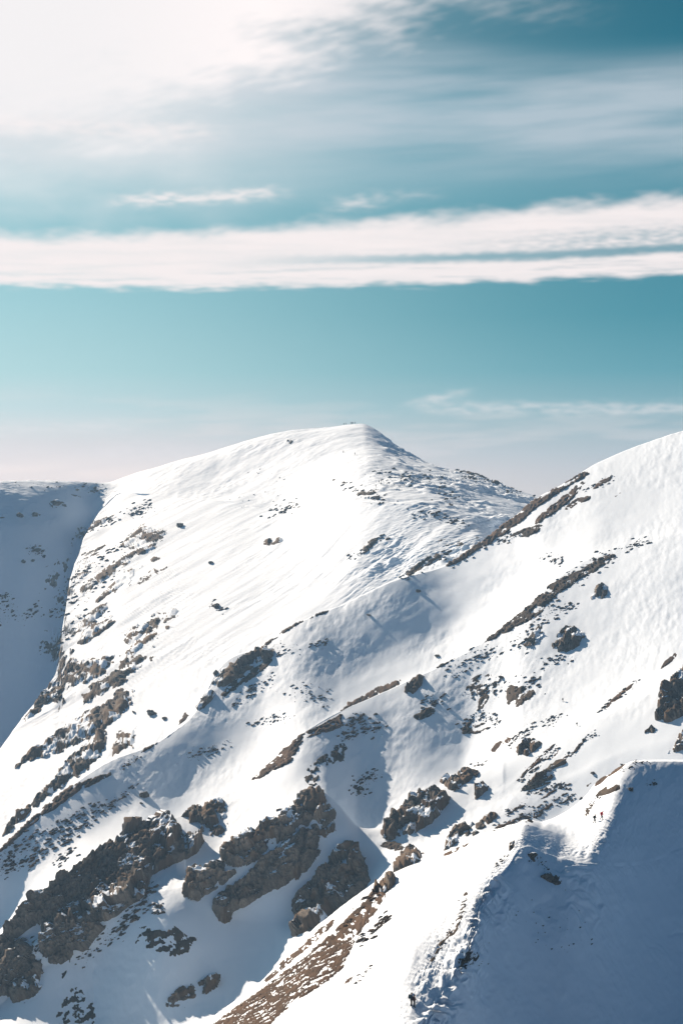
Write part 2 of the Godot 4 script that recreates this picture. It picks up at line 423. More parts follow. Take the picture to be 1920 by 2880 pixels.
	arr.resize(Mesh.ARRAY_MAX)
	arr[Mesh.ARRAY_VERTEX] = pos
	arr[Mesh.ARRAY_NORMAL] = nrm
	arr[Mesh.ARRAY_INDEX] = idx
	var m := ArrayMesh.new()
	m.add_surface_from_arrays(Mesh.PRIMITIVE_TRIANGLES, arr)
	var o := obj("snow_mountain", m, snow)
	o.set_meta("kind", "structure")
	o.set_meta("label", "snow covered mountain face of spurs and gullies below a rounded summit")


# the visible terrain point on a sightline
func seen(u: float, v: float) -> Vector3:
	var i := gu.bsearch(u)
	i = clampi(i, 0, gu.size() - 1)
	if i > 0 and absf(gu[i - 1] - u) < absf(gu[i] - u):
		i -= 1
	var o := i * NR
	for j in range(1, NR):
		if vv[o + j] <= v:
			if vv[o + j - 1] > v and vm[o + j - 1] >= vv[o + j - 1] - 0.01:
				var t := (vv[o + j - 1] - v) / (vv[o + j - 1] - vv[o + j])
				return pos[o + j - 1].lerp(pos[o + j], t)
			return pos[o + j]
	return pos[o + NR - 20]


# ---------------------------------------------------------------- rock, turf and scrub that the snow leaves bare
# survey sheets: origin and scale of the sketches that the outlines were noted on
const SHEET := [[0.0, 0.0, 1.0], [0.0, 939.0, 2.0], [784.0, 939.0, 2.0], [0.0, 1633.0, 2.0], [784.0, 1633.0, 2.0], [0.0, 1094.0, 3.556], [0.0, 1388.0, 3.556], [1127.0, 1682.0, 3.556]]

var rock_mat: StandardMaterial3D
var turf_mat: StandardMaterial3D
var rn: FastNoiseLite
var rn2: FastNoiseLite
var rcell: FastNoiseLite
var rfine: FastNoiseLite
var crack: FastNoiseLite


func sheet(k: int, x: float, y: float) -> Vector2:
	return Vector2(SHEET[k][0] + x / SHEET[k][2], SHEET[k][1] + y / SHEET[k][2])


func outline(k: int, hw: float, flat: Array) -> PackedVector2Array:
	var p := PackedVector2Array()
	for n in range(0, flat.size(), 2):
		p.append(sheet(k, flat[n], flat[n + 1]))
	if hw <= 0.0:
		return p
	# a spine becomes a lens of that half width
	var w: float = hw / SHEET[k][2]
	var fine := PackedVector2Array()
	for n in p.size() - 1:
		for t in 4:
			fine.append(p[n].lerp(p[n + 1], t / 4.0))
	fine.append(p[-1])
	var up := PackedVector2Array()
	var down := PackedVector2Array()
	for n in fine.size():
		var along_ := (fine[mini(n + 1, fine.size() - 1)] - fine[maxi(n - 1, 0)]).normalized()
		var s := float(n) / (fine.size() - 1)
		var ww := w * (0.35 + 0.65 * sqrt(maxf(sin(s * PI), 0.0))) * (0.85 + 0.35 * rn.get_noise_2d(fine[n].x * 0.9, fine[n].y * 0.9))
		up.append(fine[n] + along_.orthogonal() * ww)
		down.append(fine[n] - along_.orthogonal() * ww)
	down.reverse()
	up.append_array(down)
	return up


func layer_of(j: int) -> int:
	return 0 if j <= seg_start[5] else 1 if j <= seg_start[11] else 2 if j <= seg_start[14] + 4 else 3


func blur(a: PackedFloat32Array, w: int, h: int, r: int) -> PackedFloat32Array:
	var b := PackedFloat32Array()
	b.resize(w * h)
	for x in w:
		var s := 0.0
		for y in range(-r, h + r):
			if y + r < h and y + r >= 0:
				s += a[x * h + y + r]
			if y - r - 1 >= 0 and y - r - 1 < h:
				s -= a[x * h + y - r - 1]
			if y >= 0 and y < h:
				b[x * h + y] = s / (2 * r + 1)
	var c := PackedFloat32Array()
	c.resize(w * h)
	for y in h:
		var s := 0.0
		for x in range(-r, w + r):
			if x + r < w and x + r >= 0:
				s += b[(x + r) * h + y]
			if x - r - 1 >= 0 and x - r - 1 < w:
				s -= b[(x - r - 1) * h + y]
			if x >= 0 and x < w:
				c[x * h + y] = s / (2 * r + 1)
	return c


# bare ground inside an outline: it rises through the snow where its own relief is higher than the drift
func outcrop(called: String, label: String, category: String, group: String, kind: String, k: int, hw: float, amp: float, cover: float, flat: Array) -> void:
	if group == BAND:
		cover += 0.24
		amp *= 0.8
	var poly := outline(k, hw, flat)
	var lo := poly[0]
	var hi := poly[0]
	for p in poly:
		lo = lo.min(p)
		hi = hi.max(p)
	var i0 := clampi(gu.bsearch(lo.x - 16.0), 1, gu.size() - 2)
	var i1 := clampi(gu.bsearch(hi.x + 16.0), 1, gu.size() - 2)
	var votes := [0, 0, 0, 0]
	var marks := []
	var j0 := NR
	var j1 := 0
	for i in range(i0, i1 + 1):
		var o := i * NR
		var u := gu[i]
		var hits := PackedInt32Array()
		for j in range(seg_start[1], seg_start[19]):
			var v := vv[o + j]
			if v > hi.y or v < lo.y or v > vm[o + j] + 0.01:
				continue
			if Geometry2D.is_point_in_polygon(Vector2(u, v), poly):
				hits.append(j)
				votes[layer_of(j)] += 1
		marks.append(hits)
	var best := votes.find(votes.max())
	for hits: PackedInt32Array in marks:
		for j in hits:
			if layer_of(j) == best:
				j0 = mini(j0, j)
				j1 = maxi(j1, j)
	var r := 5 if kind == "rock" else 3
	j0 = maxi(j0 - 2 * r, 1)
	j1 = mini(j1 + 2 * r + 6, NR - 22)
	var w := i1 - i0 + 1
	var h := j1 - j0 + 1
	if h <= 2 * r:
		print("lost ", label)
		return
	var mask := PackedFloat32Array()
	mask.resize(w * h)
	for x in w:
		var last := -9
		var hits: PackedInt32Array = marks[x]
		for j in hits:
			if layer_of(j) == best:
				mask[x * h + j - j0] = 1.0
				last = j
		# over the crest, out of sight from the camera
		if last > 0 and last + 1 < NR and vv[(i0 + x) * NR + last + 1] > vm[(i0 + x) * NR + last]:
			for j in range(last + 1, mini(last + 5, j1)):
				mask[x * h + j - j0] = 1.0
	mask = blur(blur(mask, w, h, r / 2 + 1), w, h, r / 2)
	var at_ := PackedInt32Array()
	at_.resize(w * h)
	at_.fill(-1)
	# strata run the way the outcrop does
	var w0 := seen(lo.x + 2.0, hi.y - 2.0)
	var lay := (seen(hi.x - 2.0, lo.y + 2.0) - w0).normalized()
	if lay.length() < 0.5 or lay.z > 0.5:
		lay = Vector3(0.8, 0.45, -0.35).normalized()
	lay = (lay * Vector3(1, 1, 0.5)).normalized()
	var P := PackedVector3Array()
	var C := PackedColorArray()
	var G := PackedFloat32Array()
	var hh := PackedFloat32Array()
	hh.resize(w * h)
	var rocky := kind == "rock"
	var tone := 0.9 + 0.25 * rn.get_noise_2d(lo.x * 3.0, lo.y * 3.0)
	for x in w:
		for y in h:
			var m := mask[x * h + y]
			if m < 0.03:
				hh[x * h + y] = -1.0
				continue
			var q := (i0 + x) * NR + j0 + y
			var p := pos[q]
			var n := nrm[q]
			var sc := clampf(-p.z / 800.0, 0.4, 1.6)
			var ps := p / sc
			var e: float
			var f := rn.get_noise_3dv(ps * 0.55)
			var g := rfine.get_noise_3dv(ps * 1.6)
			var pl := ps - lay * ps.dot(lay) * (0.88 if group == BAND else 0.72)
			if rocky:
				var bulge := sqrt(clampf(m * 2.0 - 0.75, 0.0, 1.0)) - clampf(0.75 - m * 2.0, 0.0, 1.0)
				var block := rcell.get_noise_3dv(pl)
				var ledge := rn2.get_noise_3dv(pl * 1.1)
				e = amp * (bulge * 0.7 + f * 0.3 + (cover - 0.75) * 1.1) + minf(amp, 2.8) * (ledge * (0.95 if group == BAND else 0.6) + block * (0.3 if group == BAND else 0.75) + g * 0.22 - 0.4 * smoothstep(0.22, 0.0, crack.get_noise_3d(ps.x, ps.y * 0.6, ps.z) + 1.0))
			else:
				var f2 := rn2.get_noise_3dv(pl)
				e = amp * (clampf(m * 2.2 - 1.3, -1.2, 0.25) + f2 * 1.15 + g * 0.5 + f * 0.5 + (cover - 0.5) * 1.5)
				e = minf(e, amp * (0.5 + 1.1 * g))
			e *= sc if not rocky else 1.0
			hh[x * h + y] = e
			at_[x * h + y] = P.size()
			P.append(p + n * e)
			var grassy := 1.0
			if rocky:
				grassy = smoothstep(-0.02, 0.22, f * 0.6 - g * 0.35 + (n.y - 0.72) * 1.4 + rn2.get_noise_3dv(p * 0.25) * 0.5 - 0.14)
			G.append(grassy)
			var c: Color
			var sp := clampf(0.5 + g * 0.55 + f * 0.5 + rn2.get_noise_3dv(pl * 0.8) * 0.5, 0.0, 1.0)
			if rocky:
				c = Color(0.07, 0.061, 0.053).lerp(Color(0.32, 0.27, 0.222), sp)
				c = c.lerp(Color(0.10, 0.066, 0.042).lerp(Color(0.20, 0.135, 0.085), sp), grassy)
			elif kind == "turf":
				c = Color(0.035, 0.024, 0.017).lerp(Color(0.165, 0.1, 0.062), sp)
			else:
				c = Color(0.035, 0.028, 0.022).lerp(Color(0.12, 0.09, 0.065), sp)
			c = c * tone
			c.a = 1.0
			C.append(c)
	var N := PackedVector3Array()
	N.resize(P.size())
	for x in w - 1:
		for y in h - 1:
			var a := at_[x * h + y]
			var b := at_[x * h + h + y]
			var a1 := at_[x * h + y + 1]
			var b1 := at_[x * h + h + y + 1]
			if a >= 0 and b >= 0 and a1 >= 0 and b1 >= 0:
				var fn := (P[b1] - P[a]).cross(P[a1] - P[b])
				N[a] += fn
				N[b] += fn
				N[a1] += fn
				N[b1] += fn
	for n in N.size():
		N[n] = N[n].normalized() if N[n] != Vector3.ZERO else Vector3.UP
		if N[n].y < 0.0 and N[n].z < 0.0:
			N[n] = -N[n]
	var parts := [PackedInt32Array(), PackedInt32Array(), PackedInt32Array()]
	for x in w - 1:
		for y in h - 1:
			var a := x * h + y
			var b := a + h
			if at_[a] < 0 or at_[a + 1] < 0 or at_[b] < 0 or at_[b + 1] < 0:
				continue
			if maxf(maxf(hh[a], hh[a + 1]), maxf(hh[b], hh[b + 1])) < -0.07 * amp:
				continue
			var gr := int(rocky and G[at_[a]] + G[at_[b + 1]] > 1.1)
			if rocky and (N[at_[a]].y + N[at_[b + 1]].y) * 0.5 + rn.get_noise_3dv(P[at_[a]] * 0.4) * 0.9 > 0.98:
				gr = 2
			parts[gr].append_array([at_[a], at_[a + 1], at_[b], at_[b], at_[a + 1], at_[b + 1]])
	if parts[0].size() == 0 and parts[1].size() == 0:
		print("bare ", label)
		return
	# the thing stands at the foot of its middle
	var base := seen((lo.x + hi.x) * 0.5, clampf((lo.y + hi.y) * 0.5, lo.y, hi.y))
	if parts[0].size():
		base = P[parts[0][parts[0].size() / 2 / 3 * 3]]
	var root := Node3D.new()
	root.name = numbered(called)
	root.position = base
	add_child(root)
	tag(root, label, category, group)
	var pieces := []
	if rocky:
		for part: PackedInt32Array in islands(parts[0], P.size()):
			pieces.append([0, part])
	else:
		pieces.append([0, parts[0]])
	pieces.append([1, parts[1]])
	pieces.append([2, parts[2]])
	for piece: Array in pieces:
		var g: int = piece[0]
		var faces: PackedInt32Array = piece[1]
		if faces.size() < 9:
			continue
		var remap := {}
		var PP := PackedVector3Array()
		var NN := PackedVector3Array()
		var CC := PackedColorArray()
		var II := PackedInt32Array()
		for n: int in faces:
			if not remap.has(n):
				remap[n] = PP.size()
				PP.append(P[n] - base)
				NN.append(N[n])
				CC.append(C[n])
			II.append(remap[n])
		var arr := []
		arr.resize(Mesh.ARRAY_MAX)
		arr[Mesh.ARRAY_VERTEX] = PP
		if g != 0 or not rocky:
			arr[Mesh.ARRAY_NORMAL] = NN
		arr[Mesh.ARRAY_COLOR] = CC
		arr[Mesh.ARRAY_INDEX] = II
		var mesh := ArrayMesh.new()
		mesh.add_surface_from_arrays(Mesh.PRIMITIVE_TRIANGLES, arr)
		if rocky:
			var part := obj(["rock_face", "turf", "settled_snow"][g], mesh, [rock_mat, turf_mat, snow][g], root)
			if g > 0:
				part.set_meta("kind", "stuff")
		else:
			obj("grass_tussocks" if kind == "turf" else "scrub_twigs", mesh, turf_mat, root).set_meta("kind", "stuff")


# the separate pieces of a mesh, tiny crumbs left out; on turf and scrub they stay together
func islands(tris: PackedInt32Array, count: int) -> Array:
	var up := PackedInt32Array(range(count))
	for t in range(0, tris.size(), 3):
		var a := tris[t]
		while up[a] != a:
			up[a] = up[up[a]]
			a = up[a]
		for e in [1, 2]:
			var b := tris[t + e]
			while up[b] != b:
				up[b] = up[up[b]]
				b = up[b]
			up[b] = a
	var sets := {}
	for t in range(0, tris.size(), 3):
		var a := tris[t]
		while up[a] != a:
			a = up[a]
		if not sets.has(a):
			sets[a] = PackedInt32Array()
		sets[a].append_array([tris[t], tris[t + 1], tris[t + 2]])
	return sets.values().filter(func(p: PackedInt32Array) -> bool: return p.size() >= 36)


func rough_material(called: String, wave: float, strength: float) -> StandardMaterial3D:
	var m := StandardMaterial3D.new()
	m.resource_name = called
	m.vertex_color_use_as_albedo = true
	m.roughness = 0.95
	m.metallic_specular = 0.2
	var t := NoiseTexture2D.new()
	t.width = 512
	t.height = 512
	t.seamless = true
	t.noise = noise(77, wave, 5)
	var ramp := Gradient.new()
	ramp.set_color(0, Color(0.62, 0.62, 0.62))
	ramp.set_color(1, Color(1.0, 1.0, 1.0))
	t.color_ramp = ramp
	m.albedo_texture = t
	m.uv1_triplanar = true
	m.uv1_world_triplanar = true
	m.uv1_scale = Vector3.ONE * strength
	return m


const ROCK := "rock outcrops on the mountain face"
const BAND := "rock bands on the far slope"
const TURF := "turf strips bare of snow"
const SCRUB := "dark scrub patches in the snow"


func bare_ground() -> void:
	# the near ridge
	outcrop("turf_strip", "long broad brown turf strip along the left edge of the sunlit near ridge", "turf", TURF, "turf", 0, 0, 0.85, 0.5, [490, 2352, 560, 2300, 640, 2242, 700, 2197, 740, 2164, 784, 2122, 830, 2078, 855, 2044, 878, 2034, 892, 2050, 872, 2082, 852, 2110, 822, 2150, 802, 2190, 784, 2230, 740, 2262, 690, 2294, 640, 2334, 600, 2375, 470, 2380])
	outcrop("turf_strip", "thin broken turf line running above the broad turf strip of the near ridge", "turf", TURF, "turf", 0, 9, 0.4, 0.5, [600, 2262, 660, 2208, 720, 2160, 770, 2112])
	outcrop("turf_strip", "thin brown turf line below the rock wedge on the near ridge rim", "turf", TURF, "turf", 4, 11, 0.4, 0.55, [470, 662, 520, 640, 580, 612])
	outcrop("turf_strip", "narrow detached turf streak low on the sunlit flank near the two lowest walkers", "turf", TURF, "turf", 4, 9, 0.3, 0.5, [0, 1262, 60, 1215, 140, 1165])
	outcrop("rock_outcrop", "small brown stone block on the left edge of the near ridge knob", "rock", ROCK, "rock", 7, 17, 0.7, 0.8, [162, 965, 172, 930, 182, 898])
	outcrop("rock_outcrop", "dark layered stones poking from the shaded lee of the near ridge knob", "rock", ROCK, "rock", 4, 22, 0.7, 0.62, [850, 668, 880, 675, 925, 700])
	outcrop("rock_outcrop", "lower row of dark stones in the blue shade under the near knob", "rock", ROCK, "rock", 4, 15, 0.6, 0.6, [880, 750, 930, 762, 1000, 782])
	outcrop("turf_strip", "smooth brown turf slope left of the top of the far knob, above the red walker", "turf", TURF, "turf", 7, 19, 0.5, 0.8, [855, 440, 905, 400, 960, 352, 1030, 308, 1090, 270])
	outcrop("scrub_patch", "dark scrub and stones on the knob just above the red jacketed walker", "scrub", SCRUB, "scrub", 7, 36, 0.6, 0.5, [850, 525, 930, 495, 1000, 455, 1080, 435])
	outcrop("scrub_patch", "small dark tufts on the snow left of the red jacketed walker", "scrub", SCRUB, "scrub", 7, 26, 0.35, 0.35, [790, 690, 800, 630, 850, 570])
	outcrop("scrub_patch", "scattered dark tufts along the crest of the near ridge halfway down", "scrub", SCRUB, "scrub", 4, 17, 0.35, 0.4, [400, 1165, 470, 1060, 520, 1000, 565, 880, 570, 830])
	outcrop("scrub_patch", "dark twigs in the shaded hollow right of the lowest crest bend", "scrub", SCRUB, "scrub", 4, 40, 0.35, 0.3, [530, 1190, 580, 1140, 640, 1120])
	# the bowl and its cliffs
	outcrop("rock_cliff", "great grey cliff with turf cap filling the left side below the spur crest", "cliff", ROCK, "rock", 3, 0, 5.0, 0.86, [0, 1075, 60, 1010, 190, 872, 380, 702, 510, 612, 640, 537, 690, 522, 760, 487, 800, 520, 830, 560, 880, 560, 925, 605, 900, 650, 830, 690, 760, 715, 690, 765, 670, 850, 590, 900, 545, 940, 500, 960, 420, 965, 480, 1000, 440, 1040, 400, 1100, 330, 1090, 310, 1150, 250, 1180, 210, 1140, 190, 1080, 200, 1030, 190, 960, 110, 1015, 60, 1060, 0, 1100])
	outcrop("rock_cliff", "dark rock buttress in the lower left corner of the view", "cliff", ROCK, "rock", 3, 0, 3.6, 0.85, [-60, 1110, 0, 1092, 60, 1070, 110, 1050, 150, 1110, 190, 1180, 180, 1270, 150, 1312, 70, 1332, 40, 1302, -60, 1315])
	outcrop("rock_outcrop", "snow flecked dark rock at the upper end of the great cliff", "rock", ROCK, "rock", 3, 0, 2.4, 0.72, [840, 485, 900, 452, 1010, 400, 1030, 430, 1065, 500, 1030, 570, 960, 572, 890, 542])
	outcrop("rock_outcrop", "rounded dark rock knob at the left end of the middle spur", "rock", ROCK, "rock", 3, 0, 3.2, 0.85, [850, 800, 890, 750, 960, 732, 1000, 692, 1030, 700, 1030, 760, 1080, 748, 1040, 790, 960, 842, 900, 872, 860, 852])
	outcrop("rock_outcrop", "long turf topped rock rib behind the slab in the middle of the bowl", "rock", ROCK, "rock", 3, 0, 2.8, 0.8, [1020, 668, 1120, 592, 1180, 552, 1270, 502, 1330, 432, 1410, 384, 1470, 374, 1500, 440, 1540, 490, 1540, 552, 1490, 582, 1440, 555, 1390, 520, 1370, 545, 1270, 590, 1220, 650, 1150, 692, 1080, 706])
	outcrop("rock_cliff", "smooth slanting grey slab with a brown turf top in the middle of the bowl", "cliff", ROCK, "rock", 3, 0, 4.2, 0.9, [980, 872, 1060, 802, 1150, 752, 1250, 662, 1340, 582, 1390, 552, 1440, 570, 1475, 610, 1440, 690, 1380, 742, 1280, 812, 1200, 852, 1120, 902, 1060, 922, 1060, 972, 1010, 966, 980, 922])
	outcrop("rock_cliff", "steep brown turf covered crag with a pale foot right of the bowl", "cliff", ROCK, "rock", 0, 0, 4.6, 0.88, [675, 2073, 710, 2033, 740, 2003, 784, 1950, 802, 1945, 819, 1947, 834, 1978, 849, 2018, 844, 2048, 824, 2073, 819, 2088, 789, 2098, 750, 2113, 700, 2143, 675, 2148, 690, 2123, 675, 2108])
	outcrop("rock_outcrop", "longer flat boulder with snow in its cracks on the shaded bowl floor", "rock", ROCK, "rock", 3, 0, 2.2, 0.8, [750, 1345, 790, 1300, 850, 1268, 890, 1270, 915, 1302, 890, 1325, 820, 1355, 770, 1362])
	outcrop("rock_outcrop", "shorter snow capped boulder upper right of its partner on the bowl floor", "rock", ROCK, "rock", 3, 0, 1.8, 0.72, [905, 1228, 950, 1217, 1000, 1215, 1000, 1250, 950, 1282, 910, 1262])
	outcrop("scrub_patch", "dark scrub scattered on the shaded snow of the bowl below the great cliff", "scrub", SCRUB, "scrub", 3, 0, 0.9, 0.46, [590, 1082, 640, 1042, 630, 980, 660, 957, 690, 1000, 760, 1010, 800, 980, 840, 1020, 920, 1042, 880, 1070, 860, 1120, 800, 1126, 720, 1102, 650, 1082])
	outcrop("scrub_patch", "scrub on the small sunlit mound at the bottom left", "scrub", SCRUB, "scrub", 3, 0, 0.6, 0.36, [250, 1420, 290, 1332, 330, 1272, 380, 1252, 440, 1342, 450, 1437, 255, 1437])
	outcrop("scrub_patch", "small scrub tuft between the great cliff and the sunlit mound", "scrub", SCRUB, "scrub", 3, 14, 0.7, 0.55, [278, 1232, 300, 1200, 325, 1168])
	outcrop("rock_outcrop", "pale rock wedge standing on the rim of the near ridge", "rock", ROCK, "rock", 4, 0, 2.2, 0.9, [240, 752, 260, 702, 300, 642, 340, 630, 360, 660, 372, 710, 310, 770, 260, 782])
	outcrop("rock_outcrop", "brown turf and rock slope left of the pale wedge on the near rim", "rock", ROCK, "rock", 4, 0, 1.4, 0.75, [140, 885, 150, 822, 200, 772, 250, 762, 240, 800, 200, 840])
	outcrop("scrub_patch", "scrub strip between the turf covered crag and the pale wedge", "scrub", SCRUB, "scrub", 4, 18, 0.7, 0.6, [165, 615, 230, 615, 290, 632])
	outcrop("rock_outcrop", "broad turf and rock hump right of centre above the near ridge", "rock", ROCK, "rock", 4, 0, 3.4, 0.8, [190, 562, 230, 502, 260, 470, 300, 422, 380, 357, 410, 346, 450, 380, 490, 410, 470, 450, 410, 510, 350, 550, 290, 585, 220, 580])
	outcrop("rock_outcrop", "rock head at the upper end of the broad hump", "rock", ROCK, "rock", 4, 0, 2.4, 0.78, [440, 322, 480, 300, 520, 300, 560, 270, 600, 270, 612, 300, 560, 340, 510, 366, 480, 342])
	outcrop("rock_outcrop", "lone pointed rock in a snow hollow right of the broad hump", "rock", ROCK, "rock", 4, 0, 2.4, 0.85, [590, 402, 610, 366, 640, 345, 657, 360, 640, 390, 602, 418])
	outcrop("rock_outcrop", "long low turf and rock strip above the near ridge flank", "rock", ROCK, "rock", 4, 0, 1.8, 0.72, [480, 612, 490, 570, 530, 542, 600, 512, 640, 490, 700, 465, 717, 495, 660, 532, 620, 570, 560, 582, 520, 612, 475, 642])
	# the face right of the middle
	outcrop("turf_strip", "short brown turf patch left of the grey rock with snow on it", "turf", TURF, "turf", 7, 20, 0.8, 0.7, [0, 165, 60, 92, 150, 52])
	outcrop("rock_outcrop", "grey rock with a snow cap in the middle of the sunlit face", "rock", ROCK, "rock", 7, 0, 2.6, 0.85, [220, 192, 240, 132, 290, 82, 370, 86, 400, 62, 410, 95, 350, 150, 310, 185])
	outcrop("turf_strip", "long brown turf strip descending past the snow capped grey rock", "turf", TURF, "turf", 7, 18, 0.7, 0.62, [200, 410, 290, 312, 380, 232, 440, 162, 510, 100])
	outcrop("turf_strip", "narrow brown turf dash right of the long descending strip", "turf", TURF, "turf", 7, 9, 0.5, 0.6, [480, 225, 520, 180, 562, 120])
	outcrop("turf_strip", "thin turf streak climbing steeply to the upper right of the sunlit face", "turf", TURF, "turf", 7, 16, 0.6, 0.6, [590, 210, 680, 162, 730, 92, 790, 35])
	outcrop("rock_outcrop", "small brown rock step above the snow pocketed rock", "rock", ROCK, "rock", 7, 24, 1.3, 0.75, [470, 300, 540, 255, 600, 245])
	outcrop("rock_outcrop", "brown rock with a snow pocket in its middle on the sunlit face", "rock", ROCK, "rock", 7, 0, 2.2, 0.82, [270, 477, 310, 422, 380, 362, 430, 317, 470, 340, 520, 366, 500, 410, 430, 440, 350, 462])
	outcrop("turf_strip", "turf strip just below the snow pocketed rock", "turf", TURF, "turf", 7, 15, 0.6, 0.6, [385, 555, 450, 520, 520, 470, 590, 425])
	outcrop("turf_strip", "short turf strip at the lower left of the snow pocketed rock", "turf", TURF, "turf", 7, 16, 0.6, 0.55, [335, 505, 370, 490, 440, 455])
	outcrop("turf_strip", "two toned turf dash on open snow left of the far knob", "turf", TURF, "turf", 7, 12, 0.5, 0.5, [575, 600, 610, 560, 655, 540])
	outcrop("turf_strip", "broken turf strip above the near knob", "turf", TURF, "turf", 7, 22, 0.7, 0.5, [260, 715, 340, 690, 420, 640, 520, 575])
	outcrop("turf_strip", "low turf bits at the foot of the face beside the near knob", "turf", TURF, "turf", 7, 18, 0.6, 0.5, [20, 785, 130, 752, 220, 705])
	outcrop("turf_strip", "small turf dash below the brown rocks at the left foot of the face", "turf", TURF, "turf", 7, 14, 0.6, 0.5, [130, 655, 200, 625, 280, 595])
	outcrop("turf_strip", "thin turf streak beside the brown knob slope", "turf", TURF, "turf", 7, 9, 0.4, 0.6, [765, 462, 810, 410, 872, 362])
	outcrop("rock_cliff", "grey crag cut by the right edge of the view", "cliff", ROCK, "rock", 0, 0, 4.0, 0.88, [1504, 1653, 1509, 1633, 1519, 1599, 1544, 1579, 1568, 1546, 1620, 1500, 1620, 1620, 1568, 1645, 1534, 1660])
	outcrop("rock_outcrop", "small brown rock left of the crag on the right edge", "rock", ROCK, "rock", 4, 15, 1.4, 0.8, [1412, 108, 1422, 88, 1436, 72])
	outcrop("rock_outcrop", "brown pointed rock on the right edge below the grey crag", "rock", ROCK, "rock", 0, 0, 2.6, 0.85, [1537, 1732, 1554, 1708, 1568, 1683, 1620, 1640, 1620, 1690, 1568, 1720])
	outcrop("scrub_patch", "dark scrub cluster on open snow beneath the big boulder", "scrub", SCRUB, "scrub", 4, 0, 0.9, 0.55, [545, 100, 575, 45, 630, 50, 690, 68, 660, 92, 600, 108])
	outcrop("turf_strip", "thin brown diagonal streak high on the right of the sunlit face", "turf", TURF, "turf", 2, 8, 0.5, 0.6, [1190, 1392, 1270, 1320, 1355, 1250])
	outcrop("turf_strip", "shorter thin streak above the crag on the right edge", "turf", TURF, "turf", 2, 11, 0.6, 0.68, [1470, 1190, 1510, 1150, 1550, 1122])
	# the sky spur and the spur before it
	outcrop("turf_strip", "dark turf edge along the skyline crest left of the right summit slope", "turf", TURF, "turf", 2, 22, 1.0, 0.72, [480, 722, 590, 655, 690, 590, 800, 515, 870, 450, 960, 390, 1050, 335, 1130, 296])
	outcrop("turf_strip", "light brown turf slope just below the skyline crest", "turf", TURF, "turf", 2, 22, 0.8, 0.68, [885, 525, 960, 470, 1040, 410, 1110, 335])
	outcrop("turf_strip", "small brown turf dash nearest the skyline on the right", "turf", TURF, "turf", 2, 13, 0.7, 0.6, [1150, 370, 1190, 342, 1245, 310])
	outcrop("turf_strip", "brown turf patch below the light brown slope under the skyline", "turf", TURF, "turf", 2, 15, 0.7, 0.6, [1020, 465, 1090, 425, 1150, 402])
	outcrop("turf_strip", "faint turf dash alone on the upper right snow", "turf", TURF, "turf", 2, 9, 0.6, 0.45, [1230, 405, 1270, 392, 1300, 384])
	outcrop("scrub_patch", "row of dark scrub on the snow below the skyline turf edge", "scrub", SCRUB, "scrub", 2, 22, 0.9, 0.45, [735, 620, 800, 585, 870, 560, 935, 535])
	outcrop("scrub_patch", "long dark scrub belt descending the middle spur to the lower left", "scrub", SCRUB, "scrub", 2, 0, 1.1, 0.55, [1180, 692, 1230, 655, 1268, 686, 1200, 722, 1130, 762, 1060, 802, 990, 852, 930, 922, 880, 972, 800, 1002, 740, 1042, 640, 1084, 560, 1124, 480, 1174, 420, 1204, 480, 1150, 560, 1108, 640, 1058, 720, 1006, 790, 956, 860, 906, 930, 836, 960, 800, 1050, 758])
	outcrop("rock_outcrop", "biggest boulder of the upper face with a round blue shadow hollow", "rock", ROCK, "rock", 2, 0, 3.4, 0.86, [958, 1102, 975, 1050, 1020, 1010, 1060, 995, 1082, 1020, 1102, 1050, 1090, 1080, 1040, 1102, 980, 1120])
	outcrop("rock_outcrop", "brown boulder just left of the biggest boulder of the upper face", "rock", ROCK, "rock", 2, 0, 2.0, 0.8, [848, 1072, 870, 1030, 905, 990, 927, 1000, 910, 1042, 880, 1072])
	outcrop("rock_outcrop", "pointed boulder with a curved shadow right of the scrub belt", "rock", ROCK, "rock", 2, 0, 2.4, 0.88, [1176, 855, 1180, 830, 1200, 806, 1222, 830, 1222, 860])
	outcrop("rock_outcrop", "small boulder touching the lower left of the pointed boulder", "rock", ROCK, "rock", 2, 16, 1.3, 0.8, [1135, 862, 1150, 858, 1168, 864])
	outcrop("scrub_patch", "left scrub patch on the shaded flank of the middle spur", "scrub", SCRUB, "scrub", 2, 0, 0.8, 0.38, [560, 1300, 590, 1240, 650, 1210, 715, 1230, 690, 1270, 640, 1320])
	outcrop("scrub_patch", "right scrub patch on the shaded flank of the middle spur", "scrub", SCRUB, "scrub", 2, 0, 0.9, 0.48, [750, 1320, 770, 1268, 810, 1275, 890, 1290, 870, 1330, 820, 1372, 760, 1372])
	outcrop("scrub_patch", "small scrub clump between the left and right patches of the shaded flank", "scrub", SCRUB, "scrub", 2, 22, 0.8, 0.42, [630, 1385, 650, 1340, 670, 1310])
	outcrop("rock_outcrop", "dark rock knob on the crest of the middle spur", "rock", ROCK, "rock", 2, 0, 2.2, 0.82, [300, 1290, 330, 1242, 380, 1216, 365, 1262, 360, 1290, 330, 1302])
	outcrop("turf_strip", "brown turf along the middle spur crest left of its dark knob", "turf", TURF, "turf", 2, 22, 0.9, 0.65, [0, 1388, 90, 1335, 180, 1290, 290, 1255])
	outcrop("turf_strip", "broad brown turf strip where the spur crest steps down to the bowl", "turf", TURF, "turf", 3, 0, 0.9, 0.66, [1150, 318, 1230, 240, 1300, 170, 1370, 112, 1440, 82, 1568, 15, 1568, 72, 1480, 102, 1400, 130, 1370, 160, 1340, 230, 1260, 270, 1190, 312])
	outcrop("scrub_patch", "dark scrub scattered over the snow flank above the slab", "scrub", SCRUB, "scrub", 3, 0, 0.9, 0.46, [1390, 302, 1420, 250, 1500, 190, 1568, 142, 1600, 150, 1580, 230, 1480, 262, 1450, 350, 1410, 342])
